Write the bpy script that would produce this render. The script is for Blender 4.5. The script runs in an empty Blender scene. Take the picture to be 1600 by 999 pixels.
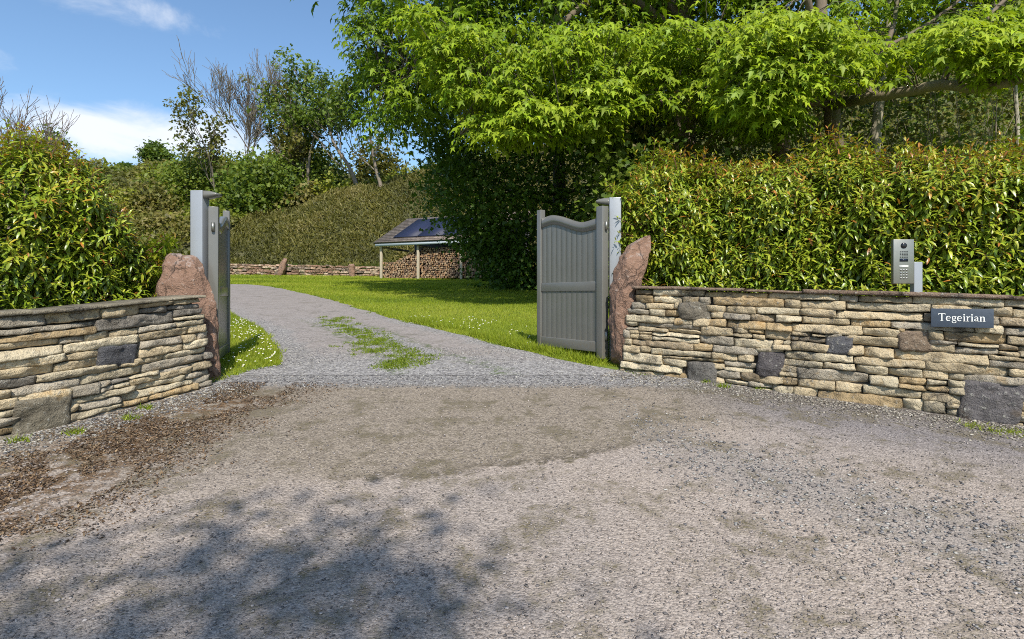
import bpy, bmesh, math, random
import numpy as np
from mathutils import Vector, Matrix

# ------------------------------------------------------------------ camera, sky, sun, exposure
SC = bpy.context.scene
COL = SC.collection
EYE = 1.6          # eye height over the road at the camera
F = 900.0          # focal length in pixels of a 1600 px wide picture
HY = 463.0         # row of the horizon
cam_d = bpy.data.cameras.new('camera'); cam = bpy.data.objects.new('camera', cam_d); COL.objects.link(cam)
cam.location = (0, 0, EYE); cam.rotation_euler = (math.radians(90), 0, 0)
cam_d.sensor_width = 36.0; cam_d.lens = 36.0 * F / 1600.0
cam_d.shift_y = -(499.5 - HY) / 1600.0
cam_d.clip_start = 0.05; cam_d.clip_end = 3000
SC.camera = cam
SC.render.resolution_x = 1024; SC.render.resolution_y = 639

SUN_DIR = Vector((-0.16, 1.0, -1.06)).normalized()      # direction the light travels
sun_d = bpy.data.lights.new('sun', 'SUN'); sun = bpy.data.objects.new('sun', sun_d); COL.objects.link(sun)
sun.rotation_euler = SUN_DIR.to_track_quat('-Z', 'Y').to_euler()
sun_d.energy = 4.8; sun_d.angle = math.radians(0.6); sun_d.color = (1.0, 0.94, 0.83)

w = bpy.data.worlds.new('World'); SC.world = w; w.use_nodes = True
SC.view_settings.view_transform = 'Standard'
SC.view_settings.look = 'None'
SC.view_settings.exposure = 0.32
SC.view_settings.gamma = 1.0
SC.view_settings.use_curve_mapping = False
cy = SC.cycles
cy.max_bounces = 6; cy.diffuse_bounces = 3; cy.glossy_bounces = 2; cy.transmission_bounces = 3
cy.use_denoising = False
cy.filter_width = 1.0
cy.sample_clamp_indirect = 6.0


class NG:
    """small helper for node graphs"""
    def __init__(self, tree):
        self.t = tree; self.n = tree.nodes; self.l = tree.links

    def node(self, typ, **kw):
        nd = self.n.new(typ)
        for k, v in kw.items(): setattr(nd, k, v)
        return nd

    def put(self, sock, v):
        if isinstance(v, bpy.types.NodeSocket): self.l.new(v, sock)
        elif v is not None:
            if isinstance(v, (tuple, list)) and len(v) == 3 and sock.type == 'RGBA': v = (*v, 1)
            sock.default_value = v

    def m(self, op, a, b=None, c=None, clamp=False):
        nd = self.node('ShaderNodeMath', operation=op, use_clamp=clamp)
        for i, v in enumerate((a, b, c)):
            if v is not None: self.put(nd.inputs[i], v)
        return nd.outputs[0]

    def noise(self, vec, scale, detail=4, rough=0.55, dist=0.0):
        nd = self.node('ShaderNodeTexNoise'); self.put(nd.inputs['Vector'], vec)
        nd.inputs['Scale'].default_value = scale; nd.inputs['Detail'].default_value = detail
        nd.inputs['Roughness'].default_value = rough; nd.inputs['Distortion'].default_value = dist
        return nd.outputs['Fac']

    def voro(self, vec, scale, feature='F1', rnd=1.0):
        nd = self.node('ShaderNodeTexVoronoi', feature=feature); self.put(nd.inputs['Vector'], vec)
        nd.inputs['Scale'].default_value = scale; nd.inputs['Randomness'].default_value = rnd
        return nd

    def ramp(self, fac, a, b, lo=0.0, hi=1.0, smooth=True):
        nd = self.node('ShaderNodeMapRange', interpolation_type='SMOOTHSTEP' if smooth else 'LINEAR')
        self.put(nd.inputs[0], fac); self.put(nd.inputs[1], a); self.put(nd.inputs[2], b)
        self.put(nd.inputs[3], lo); self.put(nd.inputs[4], hi)
        return nd.outputs[0]

    def mix(self, fac, a, b, blend='MIX'):
        nd = self.node('ShaderNodeMix', data_type='RGBA', blend_type=blend)
        self.put(nd.inputs[0], fac); self.put(nd.inputs[6], a); self.put(nd.inputs[7], b)
        return nd.outputs[2]

    def xyz(self, vec):
        nd = self.node('ShaderNodeSeparateXYZ'); self.put(nd.inputs[0], vec); return nd.outputs

    def comb(self, x, y, z):
        nd = self.node('ShaderNodeCombineXYZ')
        for i, v in enumerate((x, y, z)): self.put(nd.inputs[i], v)
        return nd.outputs[0]


def build_sky():
    g = NG(w.node_tree); w.node_tree.nodes.clear()
    out = g.node('ShaderNodeOutputWorld'); bg = g.node('ShaderNodeBackground')
    g.l.new(bg.outputs[0], out.inputs[0])
    sky = g.node('ShaderNodeTexSky', sky_type='NISHITA'); sky.sun_disc = False
    sky.sun_elevation = math.radians(46.3); sky.sun_rotation = math.radians(171)
    sky.altitude = 60; sky.air_density = 1.0; sky.dust_density = 0.8; sky.ozone_density = 1.6
    tc = g.node('ShaderNodeTexCoord')
    x, y, z = g.xyz(tc.outputs['Generated'])
    az = g.m('ARCTAN2', x, y); el = g.m('ARCSINE', z)
    v = g.comb(g.m('MULTIPLY', az, 1.0), g.m('MULTIPLY', el, 2.0), 0.3)
    n = g.noise(v, 7.5, 7, 0.62, 0.35)
    n2 = g.noise(v, 2.2, 3, 0.5)
    band = None
    # soft banks of cumulus: azimuth, elevation, half widths (radians)
    for a0, e0, wa, we, s in ((-0.53, 0.24, 0.15, 0.055, .41), (-0.67, 0.215, 0.10, 0.04, .38), (-0.74, 0.30, 0.05, 0.03, .30),
                              (-0.62, 0.395, 0.16, 0.03, .34), (-0.30, 0.19, 0.14, 0.05, .34), (0.55, 0.33, 0.2, 0.08, .22),
                              (-1.2, 0.25, 0.3, 0.08, .3), (1.3, .2, .4, .08, .3)):
        da = g.m('DIVIDE', g.m('SUBTRACT', az, a0), wa); de = g.m('DIVIDE', g.m('SUBTRACT', el, e0), we)
        r2 = g.m('ADD', g.m('MULTIPLY', da, da), g.m('MULTIPLY', de, de))
        b = g.m('MULTIPLY', g.m('POWER', 2.718, g.m('MULTIPLY', r2, -1.0)), s)
        band = b if band is None else g.m('ADD', band, b)
    dens = g.m('ADD', g.m('ADD', g.m('MULTIPLY', n, 0.75), g.m('MULTIPLY', n2, 0.3)), band)
    cl = g.ramp(dens, 0.72, 1.12, 0.0, 0.9)
    cl = g.m('MULTIPLY', cl, g.ramp(el, 0.0, 0.1))
    tone = g.mix(0.55, sky.outputs[0], (3.6, 4.0, 4.7))
    blue = g.mix(0.75, sky.outputs[0], g.mix(1.0, sky.outputs[0], (0.98, 1.18, 1.28), 'MULTIPLY'))
    col = g.mix(cl, blue, (6.6, 6.8, 7.2))
    g.put(bg.inputs[0], col); bg.inputs[1].default_value = 0.125


build_sky()

# ------------------------------------------------------------------ helpers
RNG = np.random.default_rng(7)


def W(px, py, Y):
    """world point at depth Y that shows at pixel (px, py) of the 1600 px photograph"""
    return np.array(((px - 800) / F * Y, Y, EYE + (HY - py) / F * Y))


def nrm(a):
    a = np.asarray(a, float)
    return a / np.maximum(np.linalg.norm(a, axis=-1, keepdims=True), 1e-9)


def hash3(ix, iy, iz):
    h = (ix * 374761393 + iy * 668265263 + iz * 2147483647 + 1442695) & 0xffffffff
    h = ((h ^ (h >> 13)) * 1274126177) & 0xffffffff
    h = h ^ (h >> 16)
    return (h & 0xffff) / 65535.0


def vnoise(P):
    P = np.asarray(P, float); I = np.floor(P).astype(np.int64); f = P - I; f = f * f * (3 - 2 * f)
    x, y, z = I[..., 0], I[..., 1], I[..., 2]; r = 0
    for dx in (0, 1):
        for dy in (0, 1):
            for dz in (0, 1):
                wgt = (f[..., 0] if dx else 1 - f[..., 0]) * (f[..., 1] if dy else 1 - f[..., 1]) * (f[..., 2] if dz else 1 - f[..., 2])
                r = r + wgt * hash3(x + dx, y + dy, z + dz)
    return r * 2 - 1


def fbm(P, o=4, g=0.5):
    P = np.asarray(P, float); a = 1; r = 0
    for i in range(o):
        r = r + a * vnoise(P * 2 ** i + i * 17.3); a *= g
    return r


class MB:
    """collects vertices and faces and links them as ONE mesh object"""
    def __init__(self): self.v = []; self.f = []; self.c = []; self.n = 0

    def add(self, V, Fs, col=(0.5, 0.5, 0.5)):
        V = np.asarray(V, float).reshape(-1, 3)
        if not isinstance(Fs, (list, tuple)): Fs = [Fs]
        for f in Fs:
            f = np.asarray(f, np.int64)
            if f.size: self.f.append(f + self.n)
        c = np.asarray(col, float)
        if c.ndim == 1: c = np.broadcast_to(c, (len(V), 3))
        self.v.append(V); self.c.append(c); self.n += len(V)

    def box(self, lo, hi, col=(0.5, 0.5, 0.5), M=None):
        x0, y0, z0 = lo; x1, y1, z1 = hi
        V = np.array([(x0, y0, z0), (x1, y0, z0), (x1, y1, z0), (x0, y1, z0), (x0, y0, z1), (x1, y0, z1), (x1, y1, z1), (x0, y1, z1)], float)
        if M is not None: V = V @ np.array(M)[:3, :3].T + np.array(M)[:3, 3]
        self.add(V, np.array([(0, 3, 2, 1), (4, 5, 6, 7), (0, 1, 5, 4), (1, 2, 6, 5), (2, 3, 7, 6), (3, 0, 4, 7)]), col)

    def tube(self, pts, rad, sides=6, col=(0.5, 0.5, 0.5), cap=True):
        P = np.asarray(pts, float); n = len(P); R = np.broadcast_to(np.asarray(rad, float), (n,))
        T = nrm(np.gradient(P, axis=0)); ref = np.array((0.13, 0.21, 0.97)) if abs(T[0][2]) < 0.9 else np.array((1.0, 0.1, 0.0))
        A = nrm(np.cross(T, ref)); B = np.cross(T, A)
        an = np.arange(sides) * 2 * math.pi / sides
        V = P[:, None] + R[:, None, None] * (np.cos(an)[None, :, None] * A[:, None] + np.sin(an)[None, :, None] * B[:, None])
        i = np.arange(n - 1)[:, None] * sides; j = np.arange(sides)[None]; k = (j + 1) % sides
        Q = np.stack([i + j, i + k, i + sides + k, i + sides + j], -1).reshape(-1, 4)
        self.add(V.reshape(-1, 3), Q, col)

    def lathe(self, c, prof, sides=20, axis='z', col=(0.5, 0.5, 0.5)):
        an = np.arange(sides) * 2 * math.pi / sides; V = []
        for r, h in prof: V.append(np.stack([r * np.cos(an), r * np.sin(an), np.full(sides, h)], -1))
        V = np.array(V).reshape(-1, 3)
        if axis == 'y': V = V[:, [0, 2, 1]]
        V = V + np.array(c); n = len(prof)
        i = np.arange(n - 1)[:, None] * sides; j = np.arange(sides)[None]; k = (j + 1) % sides
        self.add(V, np.stack([i + j, i + k, i + sides + k, i + sides + j], -1).reshape(-1, 4), col)

    def build(self, name, mat, parent=None, smooth=False):
        me = bpy.data.meshes.new(name)
        V = np.concatenate(self.v).astype(np.float32); C = np.concatenate(self.c)
        me.vertices.add(len(V)); me.vertices.foreach_set('co', V.ravel())
        loops = np.concatenate([f.ravel() for f in self.f]).astype(np.int32)
        cnt = np.concatenate([np.full(len(f), f.shape[1], np.int32) for f in self.f])
        start = np.concatenate([[0], np.cumsum(cnt)[:-1]]).astype(np.int32)
        me.loops.add(len(loops)); me.loops.foreach_set('vertex_index', loops)
        me.polygons.add(len(cnt)); me.polygons.foreach_set('loop_start', start)
        try: me.polygons.foreach_set('loop_total', cnt)
        except Exception: pass
        if smooth: me.polygons.foreach_set('use_smooth', np.ones(len(cnt), bool))
        at = me.attributes.new('tint', 'FLOAT_COLOR', 'POINT')
        at.data.foreach_set('color', np.concatenate([C, np.ones((len(C), 1))], 1).astype(np.float32).ravel())
        me.update(calc_edges=True); me.validate()
        me.materials.append(mat)
        o = bpy.data.objects.new(name, me); COL.objects.link(o)
        if parent: o.parent = parent
        return o


def bevel_obj(o, wdt=0.004, seg=2):
    bm = bmesh.new(); bm.from_mesh(o.data)
    bmesh.ops.remove_doubles(bm, verts=bm.verts, dist=1e-5)
    bmesh.ops.recalc_face_normals(bm, faces=bm.faces)
    bmesh.ops.bevel(bm, geom=list(bm.edges), offset=wdt, segments=seg, affect='EDGES', profile=0.6)
    bm.to_mesh(o.data); bm.free(); return o


def tag(o, label=None, cat=None, group=None, kind=None):
    if label: o['label'] = label
    if cat: o['category'] = cat
    if group: o['group'] = group
    if kind: o['kind'] = kind
    return o


def empty(name, loc, label, cat, group=None, rz=0):
    o = bpy.data.objects.new(name, None); COL.objects.link(o)
    o.location = loc; o.rotation_euler = (0, 0, rz); o.empty_display_size = 0.1
    return tag(o, label, cat, group)


def keep(parent, *kids):
    """parent meshes made in world space to an Empty without moving them"""
    inv = Matrix.LocRotScale(parent.location, parent.rotation_euler, None).inverted()
    for k in kids:
        k.parent = parent; k.data.transform(inv)


# ------------------------------------------------------------------ materials
def mat(name, fn):
    m = bpy.data.materials.new(name); m.use_nodes = True
    g = NG(m.node_tree); m.node_tree.nodes.clear()
    out = g.node('ShaderNodeOutputMaterial'); p = g.node('ShaderNodeBsdfPrincipled')
    g.l.new(p.outputs[0], out.inputs[0]); fn(g, p, out); return m


def attr(g):
    a = g.node('ShaderNodeAttribute', attribute_name='tint'); return a.outputs['Color']


def pos(g):
    return g.node('ShaderNodeNewGeometry').outputs['Position']


def objco(g):
    return g.node('ShaderNodeTexCoord').outputs['Object']


def bump(g, p, h, strength=0.5, dist=0.01):
    b = g.node('ShaderNodeBump'); g.put(b.inputs['Height'], h)
    b.inputs['Strength'].default_value = strength; b.inputs['Distance'].default_value = dist
    g.l.new(b.outputs[0], p.inputs['Normal'])


def leaf_mat(name, rough, spec=0.4, trans=0.35):
    def fn(g, p, out):
        c = attr(g)
        n = g.noise(pos(g), 9.0, 2)
        c2 = g.mix(1.0, c, g.mix(n, (0.8, 0.82, 0.8), (1.2, 1.18, 1.2)), 'MULTIPLY')
        g.put(p.inputs['Base Color'], c2); p.inputs['Roughness'].default_value = rough
        p.inputs['Specular IOR Level'].default_value = spec
        t = g.node('ShaderNodeBsdfTranslucent')
        g.put(t.inputs[0], g.mix(1.0, c2, (1.25, 1.25, 0.6), 'MULTIPLY'))
        mx = g.node('ShaderNodeMixShader'); mx.inputs[0].default_value = trans
        g.l.new(p.outputs[0], mx.inputs[1]); g.l.new(t.outputs[0], mx.inputs[2]); g.l.new(mx.outputs[0], out.inputs[0])
    return mat(name, fn)


M = {}
M['laurel'] = leaf_mat('laurel_leaf', 0.34, 0.55, 0.22)
M['leaf'] = leaf_mat('tree_leaf', 0.5, 0.3, 0.38)
M['grass'] = leaf_mat('grass_blade', 0.55, 0.25, 0.35)


def _bark(g, p, out):
    P = pos(g); x, y, z = g.xyz(P)
    n = g.noise(g.comb(x, y, g.m('MULTIPLY', z, 0.35)), 14, 5, 0.65); n2 = g.noise(P, 2.2, 3)
    c = g.mix(1.0, attr(g), g.mix(n, (0.55, 0.55, 0.55), (1.4, 1.38, 1.3)), 'MULTIPLY')
    c = g.mix(g.ramp(n2, 0.55, 0.7, 0, 0.6), c, (0.10, 0.12, 0.05))
    g.put(p.inputs['Base Color'], c); p.inputs['Roughness'].default_value = 0.9
    bump(g, p, n, 0.6, 0.02)


M['bark'] = mat('bark', _bark)


def _stone(g, p, out):
    P = pos(g)
    c = attr(g)
    n1 = g.noise(P, 7, 5, 0.62); n2 = g.noise(P, 28, 5, 0.65); n3 = g.noise(P, 2.3, 4, 0.6); n4 = g.noise(P, 90, 3, 0.6)
    c = g.mix(1.0, c, g.mix(n2, (0.40, 0.40, 0.41), (1.6, 1.57, 1.5)), 'MULTIPLY')
    c = g.mix(g.ramp(n1, 0.52, 0.64, 0, 0.60), c, g.mix(1.0, c, (0.42, 0.40, 0.38), 'MULTIPLY'))
    c = g.mix(g.ramp(n1, 0.28, 0.42, 0.55, 0), c, g.mix(1.0, c, (1.0, 0.78, 0.48), 'MULTIPLY'))
    c = g.mix(g.ramp(g.m('ADD', n3, g.m('MULTIPLY', n2, 0.5)), 0.82, 0.92, 0, 0.55), c, (0.085, 0.078, 0.07))
    c = g.mix(g.ramp(g.m('ADD', n2, g.m('MULTIPLY', n4, 0.4)), 0.78, 0.9, 0, 0.55), c, (0.46, 0.45, 0.40))
    g.put(p.inputs['Base Color'], c); p.inputs['Roughness'].default_value = 0.88
    p.inputs['Specular IOR Level'].default_value = 0.25
    wv = g.comb(g.m('ADD', g.xyz(P)[0], g.m('MULTIPLY', n1, .12)), g.m('ADD', g.xyz(P)[1], g.m('MULTIPLY', n2, .05)), g.m('MULTIPLY', g.m('ADD', g.xyz(P)[2], g.m('MULTIPLY', n1, .08)), 2.2))
    cr = g.voro(wv, 9, 'DISTANCE_TO_EDGE').outputs['Distance']
    crack = g.ramp(cr, 0.0, 0.035, 1, 0)
    c = g.mix(g.m('MULTIPLY', crack, g.ramp(n3, .56, .68, 0, .55)), c, (0.06, 0.05, 0.04))
    c = g.mix(g.ramp(g.m('ADD', g.m('MULTIPLY', n4, .6), g.m('MULTIPLY', n1, .5)), .60, .70, 0, .6), c, g.mix(1.0, c, (.34, .33, .32), 'MULTIPLY'))
    g.put(p.inputs['Base Color'], c)
    bump(g, p, g.m('SUBTRACT', g.m('ADD', n2, g.m('MULTIPLY', n4, 0.5)), g.m('MULTIPLY', g.m('MULTIPLY', crack, g.ramp(n3, .56, .68)), .4)), 1.0, 0.028)


M['stone'] = mat('wall_stone', _stone)


def _rock(g, p, out):
    P = pos(g)
    n1 = g.noise(P, 3.2, 5, 0.6); n2 = g.noise(P, 16, 6, 0.68); n3 = g.noise(P, 60, 3, 0.6)
    c = g.mix(n1, (0.16, 0.092, 0.062), (0.34, 0.212, 0.152))
    c = g.mix(1.0, c, g.mix(n2, (0.5, 0.5, 0.5), (1.5, 1.45, 1.4)), 'MULTIPLY')
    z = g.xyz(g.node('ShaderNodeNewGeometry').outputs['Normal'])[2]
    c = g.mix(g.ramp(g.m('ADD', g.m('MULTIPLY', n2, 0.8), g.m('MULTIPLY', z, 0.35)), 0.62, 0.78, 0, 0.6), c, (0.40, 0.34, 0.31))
    c = g.mix(g.ramp(n3, 0.66, 0.74, 0, 0.8), c, (0.5, 0.47, 0.43))
    c = g.mix(g.ramp(n1, 0.55, 0.68, 0, 0.75), c, (0.085, 0.058, 0.045))
    cr = g.voro(g.comb(g.m('ADD', g.xyz(P)[0], g.m('MULTIPLY', n2, .10)), g.m('ADD', g.xyz(P)[1], g.m('MULTIPLY', n1, .2)), g.m('ADD', g.m('MULTIPLY', g.xyz(P)[2], .45), g.m('MULTIPLY', n2, .10))), 5.5, 'DISTANCE_TO_EDGE').outputs['Distance']
    crk = g.m('MULTIPLY', g.ramp(cr, 0.0, 0.035, 1, 0), g.ramp(n1, .40, .52))
    c = g.mix(g.m('MULTIPLY', crk, .45), c, (0.045, 0.03, 0.024))
    c = g.mix(g.ramp(g.m('ADD', n2, g.m('MULTIPLY', n3, .3)), .74, .84, 0, .6), c, (0.36, 0.31, 0.27))
    g.put(p.inputs['Base Color'], c); p.inputs['Roughness'].default_value = 0.9
    bump(g, p, g.m('SUBTRACT', g.m('ADD', n2, g.m('MULTIPLY', n3, 0.5)), g.m('MULTIPLY', crk, .3)), 1.0, 0.045)


M['rock'] = mat('red_rock', _rock)


def _gate(g, p, out):
    P = objco(g); n = g.noise(P, 3, 4, 0.6); n2 = g.noise(P, 40, 3)
    c = g.mix(n, (0.118, 0.116, 0.105), (0.158, 0.154, 0.141))
    z = g.xyz(P)[2]
    dirt = g.m('MULTIPLY', g.ramp(z, 0.45, 0.0, 0, 0.55), g.ramp(n2, 0.35, 0.65))
    c = g.mix(dirt, c, (0.16, 0.13, 0.09))
    g.put(p.inputs['Base Color'], c)
    g.put(p.inputs['Roughness'], g.ramp(n, 0.3, 0.7, 0.18, 0.28)); p.inputs['Specular IOR Level'].default_value = 0.5


M['gate'] = mat('gate_paint', _gate)


def _gpost(g, p, out):
    n = g.noise(objco(g), 4, 4)
    g.put(p.inputs['Base Color'], g.mix(n, (0.25, 0.265, 0.29), (0.31, 0.325, 0.345)))
    p.inputs['Roughness'].default_value = 0.32; p.inputs['Metallic'].default_value = 0.15


M['post'] = mat('post_paint', _gpost)


def plain(name, col, rough=0.5, metal=0.0, var=0.15, scale=12, bmp=0.0):
    def fn(g, p, out):
        n = g.noise(objco(g), scale, 4, 0.6)
        a = tuple(c * (1 - var) for c in col); b = tuple(c * (1 + var) for c in col)
        g.put(p.inputs['Base Color'], g.mix(n, a, b)); p.inputs['Roughness'].default_value = rough
        p.inputs['Metallic'].default_value = metal
        if bmp: bump(g, p, n, bmp, 0.01)
    return mat(name, fn)


M['steel'] = plain('brushed_steel', (0.27, 0.265, 0.235), 0.40, 0.80, 0.12, 60)
M['black'] = plain('black_plastic', (0.012, 0.013, 0.016), 0.2)
M['screen'] = plain('dark_glass', (0.012, 0.017, 0.03), 0.08)
M['button'] = plain('steel_button', (0.30, 0.30, 0.29), 0.35, 0.8)
M['slate'] = plain('sign_slate', (0.045, 0.060, 0.085), 0.55, 0, 0.25, 30, 0.15)
M['letter'] = plain('letter_paint', (0.80, 0.80, 0.77), 0.6, 0, 0.04)
M['earth'] = plain('packed_earth', (0.055, 0.045, 0.035), 0.95, 0, 0.4, 20, 0.5)
M['timber'] = plain('pale_timber', (0.42, 0.36, 0.27), 0.8, 0, 0.25, 20, 0.2)
M['boards'] = plain('black_boards', (0.030, 0.030, 0.036), 0.6, 0, 0.3, 5)
M['fascia'] = plain('fascia_paint', (0.42, 0.47, 0.52), 0.5, 0, 0.08)


def _tint(rough):
    def fn(g, p, out):
        n = g.noise(pos(g), 40, 4, 0.6)
        g.put(p.inputs['Base Color'], g.mix(1.0, attr(g), g.mix(n, (0.6, 0.6, 0.6), (1.35, 1.35, 1.35)), 'MULTIPLY'))
        p.inputs['Roughness'].default_value = rough
    return fn


M['tint'] = mat('tinted_bits', _tint(0.85))


def _roof(g, p, out):
    P = objco(g)
    b = g.node('ShaderNodeTexBrick'); g.put(b.inputs['Vector'], P)
    b.inputs['Scale'].default_value = 1.0; b.inputs['Brick Width'].default_value = 0.33; b.inputs['Row Height'].default_value = 0.30
    b.inputs['Mortar Size'].default_value = 0.018; b.inputs['Bias'].default_value = 0.0
    g.put(b.inputs['Color1'], (0.15, 0.112, 0.09)); g.put(b.inputs['Color2'], (0.24, 0.195, 0.16)); g.put(b.inputs['Mortar'], (0.06, 0.05, 0.045))
    n = g.noise(P, 3, 4)
    g.put(p.inputs['Base Color'], g.mix(1.0, b.outputs[0], g.mix(n, (0.7, 0.7, 0.7), (1.3, 1.3, 1.3)), 'MULTIPLY')); p.inputs['Roughness'].default_value = 0.85


M['roof'] = mat('roof_tiles', _roof)


def _solar(g, p, out):
    P = objco(g); b = g.node('ShaderNodeTexBrick'); g.put(b.inputs['Vector'], P)
    b.offset = 0.0; b.inputs['Brick Width'].default_value = 0.16; b.inputs['Row Height'].default_value = 0.16; b.inputs['Mortar Size'].default_value = 0.006
    g.put(b.inputs['Color1'], (0.012, 0.017, 0.048)); g.put(b.inputs['Color2'], (0.014, 0.020, 0.056)); g.put(b.inputs['Mortar'], (0.05, 0.055, 0.075))
    g.put(p.inputs['Base Color'], b.outputs[0]); p.inputs['Roughness'].default_value = 0.55; p.inputs['Specular IOR Level'].default_value = 0.3


M['solar'] = mat('solar_cells', _solar)


def _road(g, p, out):
    """worn chip-sealed entrance: pinkish chippings in front, brown compacted band behind a worn edge, dark tarmac by the far wall"""
    P = pos(g); X, Y, Z = g.xyz(P)
    flat = g.comb(X, Y, 0.0)
    nbig = g.noise(flat, 0.55, 4, 0.6); nmid = g.noise(flat, 2.6, 6, 0.68, 0.4); nfin = g.noise(flat, 11, 6, 0.7); nsp = g.noise(flat, 48, 4, 0.72)
    v = g.voro(flat, 85); vcol = g.m('MULTIPLY', g.xyz(v.outputs['Color'])[0], 1.0)
    v2 = g.voro(flat, 38); v2c = g.xyz(v2.outputs['Color'])[0]
    wob = g.m('ADD', g.m('MULTIPLY', g.m('SUBTRACT', nmid, 0.5), 0.75), g.m('MULTIPLY', g.m('SUBTRACT', nfin, 0.5), 0.35))
    # chippings
    chip = g.mix(vcol, (0.245, 0.202, 0.172), (0.44, 0.372, 0.318))
    chip = g.mix(g.ramp(nsp, 0.50, 0.66, 0, 0.55), chip, (0.45, 0.385, 0.35))
    chip = g.mix(g.ramp(nbig, 0.4, 0.62, 0, 0.4), chip, g.mix(vcol, (0.19, 0.168, 0.158), (0.35, 0.31, 0.29)))
    # worn brown band towards the gate
    brown = g.mix(vcol, (0.130, 0.106, 0.080), (0.335, 0.282, 0.22))
    brown = g.mix(g.ramp(nfin, 0.5, 0.68, 0, 0.5), brown, (0.12, 0.095, 0.07))
    # edge: Y_b = 3.83 + .3X + .1X^2 between X -1.2 .. 1.2
    yb = g.m('ADD', g.m('ADD', 3.83, g.m('MULTIPLY', X, 0.30)), g.m('MULTIPLY', g.m('MULTIPLY', X, X), 0.10))
    dy = g.m('ADD', g.m('SUBTRACT', Y, yb), g.m('MULTIPLY', wob, 0.62))
    soft = g.m('ADD', 0.07, g.m('ADD', g.ramp(X, 0.8, 1.8, 0, 0.5), g.ramp(X, -0.9, -1.8, 0, 0.5)))
    mB = g.ramp(dy, g.m('MULTIPLY', soft, -1.0), soft)
    c = g.mix(g.m('MULTIPLY', mB, 0.8), chip, brown)
    # dark silt lying along the broken edge
    lip = g.m('MULTIPLY', g.ramp(g.m('ABSOLUTE', g.m('SUBTRACT', dy, 0.04)), 0.0, 0.10, 1, 0), g.m('MULTIPLY', g.ramp(nfin, .35, .6), g.ramp(g.m('ABSOLUTE', X), 0.7, 1.5, 0.75, 0)))
    c = g.mix(lip, c, (0.085, 0.07, 0.05))
    # dark tarmac along the longer wall
    dw = g.m('ADD', g.m('ADD', g.m('MULTIPLY', g.m('SUBTRACT', X, 1.22), 0.542), g.m('MULTIPLY', g.m('SUBTRACT', Y, 6.45), 0.84)), g.m('MULTIPLY', wob, 0.7))
    mR = g.m('MULTIPLY', g.ramp(dw, -1.5, -0.6), g.ramp(X, 1.2, 2.6))
    c = g.mix(g.m('MULTIPLY', mR, 0.75), c, g.mix(vcol, (0.095, 0.09, 0.10), (0.24, 0.225, 0.235)))
    mR2 = g.m('MULTIPLY', g.ramp(dw, -0.85, -0.1), g.ramp(X, 0.6, 1.5))
    c = g.mix(g.m('MULTIPLY', mR2, 0.6), c, g.mix(vcol, (0.07, 0.058, 0.045), (0.23, 0.2, 0.165)))
    # blue-grey loose gravel running towards the lower right
    dg = g.m('ADD', g.m('SUBTRACT', Y, g.m('SUBTRACT', 5.3, g.m('MULTIPLY', X, 1.0))), g.m('MULTIPLY', wob, 1.1))
    mG = g.m('MULTIPLY', g.ramp(g.m('ABSOLUTE', dg), 0.15, 0.75, 1, 0), g.ramp(X, 0.6, 1.6))
    c = g.mix(g.m('MULTIPLY', mG, 0.40), c, g.mix(v2c, (0.13, 0.128, 0.13), (0.31, 0.285, 0.26)))
    # brown dead moss along the nearer wall, greyer grit between it and the wall
    xm = g.m('ADD', g.m('SUBTRACT', X, g.m('ADD', -3.05, g.m('MULTIPLY', g.m('SUBTRACT', Y, 3.0), 0.16))), g.m('MULTIPLY', wob, 1.2))
    mM = g.m('MULTIPLY', g.ramp(g.m('ABSOLUTE', xm), 0.10, 0.95, 1, 0), g.m('MULTIPLY', g.ramp(Y, 1.8, 2.7), g.ramp(Y, 6.0, 5.2)))
    mM = g.m('MULTIPLY', mM, g.ramp(nfin, 0.42, 0.54))
    moss = g.mix(g.ramp(nsp, .35, .65), (0.030, 0.018, 0.010), (0.21, 0.125, 0.062))
    c = g.mix(g.m('MULTIPLY', mM, 0.93), c, moss)
    # drying mossy stains and tufty dirt
    st = g.ramp(g.m('ADD', nmid, g.m('MULTIPLY', nfin, 0.55)), 0.76, 0.93, 0, 1.0)
    st = g.m('MULTIPLY', st, g.ramp(g.m('ADD', g.m('MULTIPLY', vcol, .35), nsp), .50, .82, .25, 1.0))
    c = g.mix(st, c, g.mix(nsp, (0.07, 0.06, 0.035), (0.22, 0.185, 0.12)))
    # loose blue-grey gravel on the gate line
    mq = g.ramp(g.m('ADD', Y, g.m('MULTIPLY', wob, 0.55)), 5.62, 5.92)
    c = g.mix(mq, c, g.mix(g.xyz(g.voro(flat, 45).outputs['Color'])[0], (0.13, 0.122, 0.122), (0.35, 0.335, 0.325)))
    # dark pits
    c = g.mix(g.ramp(nsp, 0.43, 0.32, 0, 0.85), c, (0.05, 0.045, 0.045))
    g.put(p.inputs['Base Color'], c); p.inputs['Roughness'].default_value = 0.9; p.inputs['Specular IOR Level'].default_value = 0.2
    h = g.m('ADD', g.m('ADD', g.m('MULTIPLY', v.outputs['Distance'], -0.5), g.m('MULTIPLY', nsp, 0.9)), g.m('MULTIPLY', nfin, 0.8))
    h = g.m('ADD', h, g.m('MULTIPLY', mB, 0.9))
    bump(g, p, h, 0.85, 0.018)


M['road'] = mat('chipped_road', _road)


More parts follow.
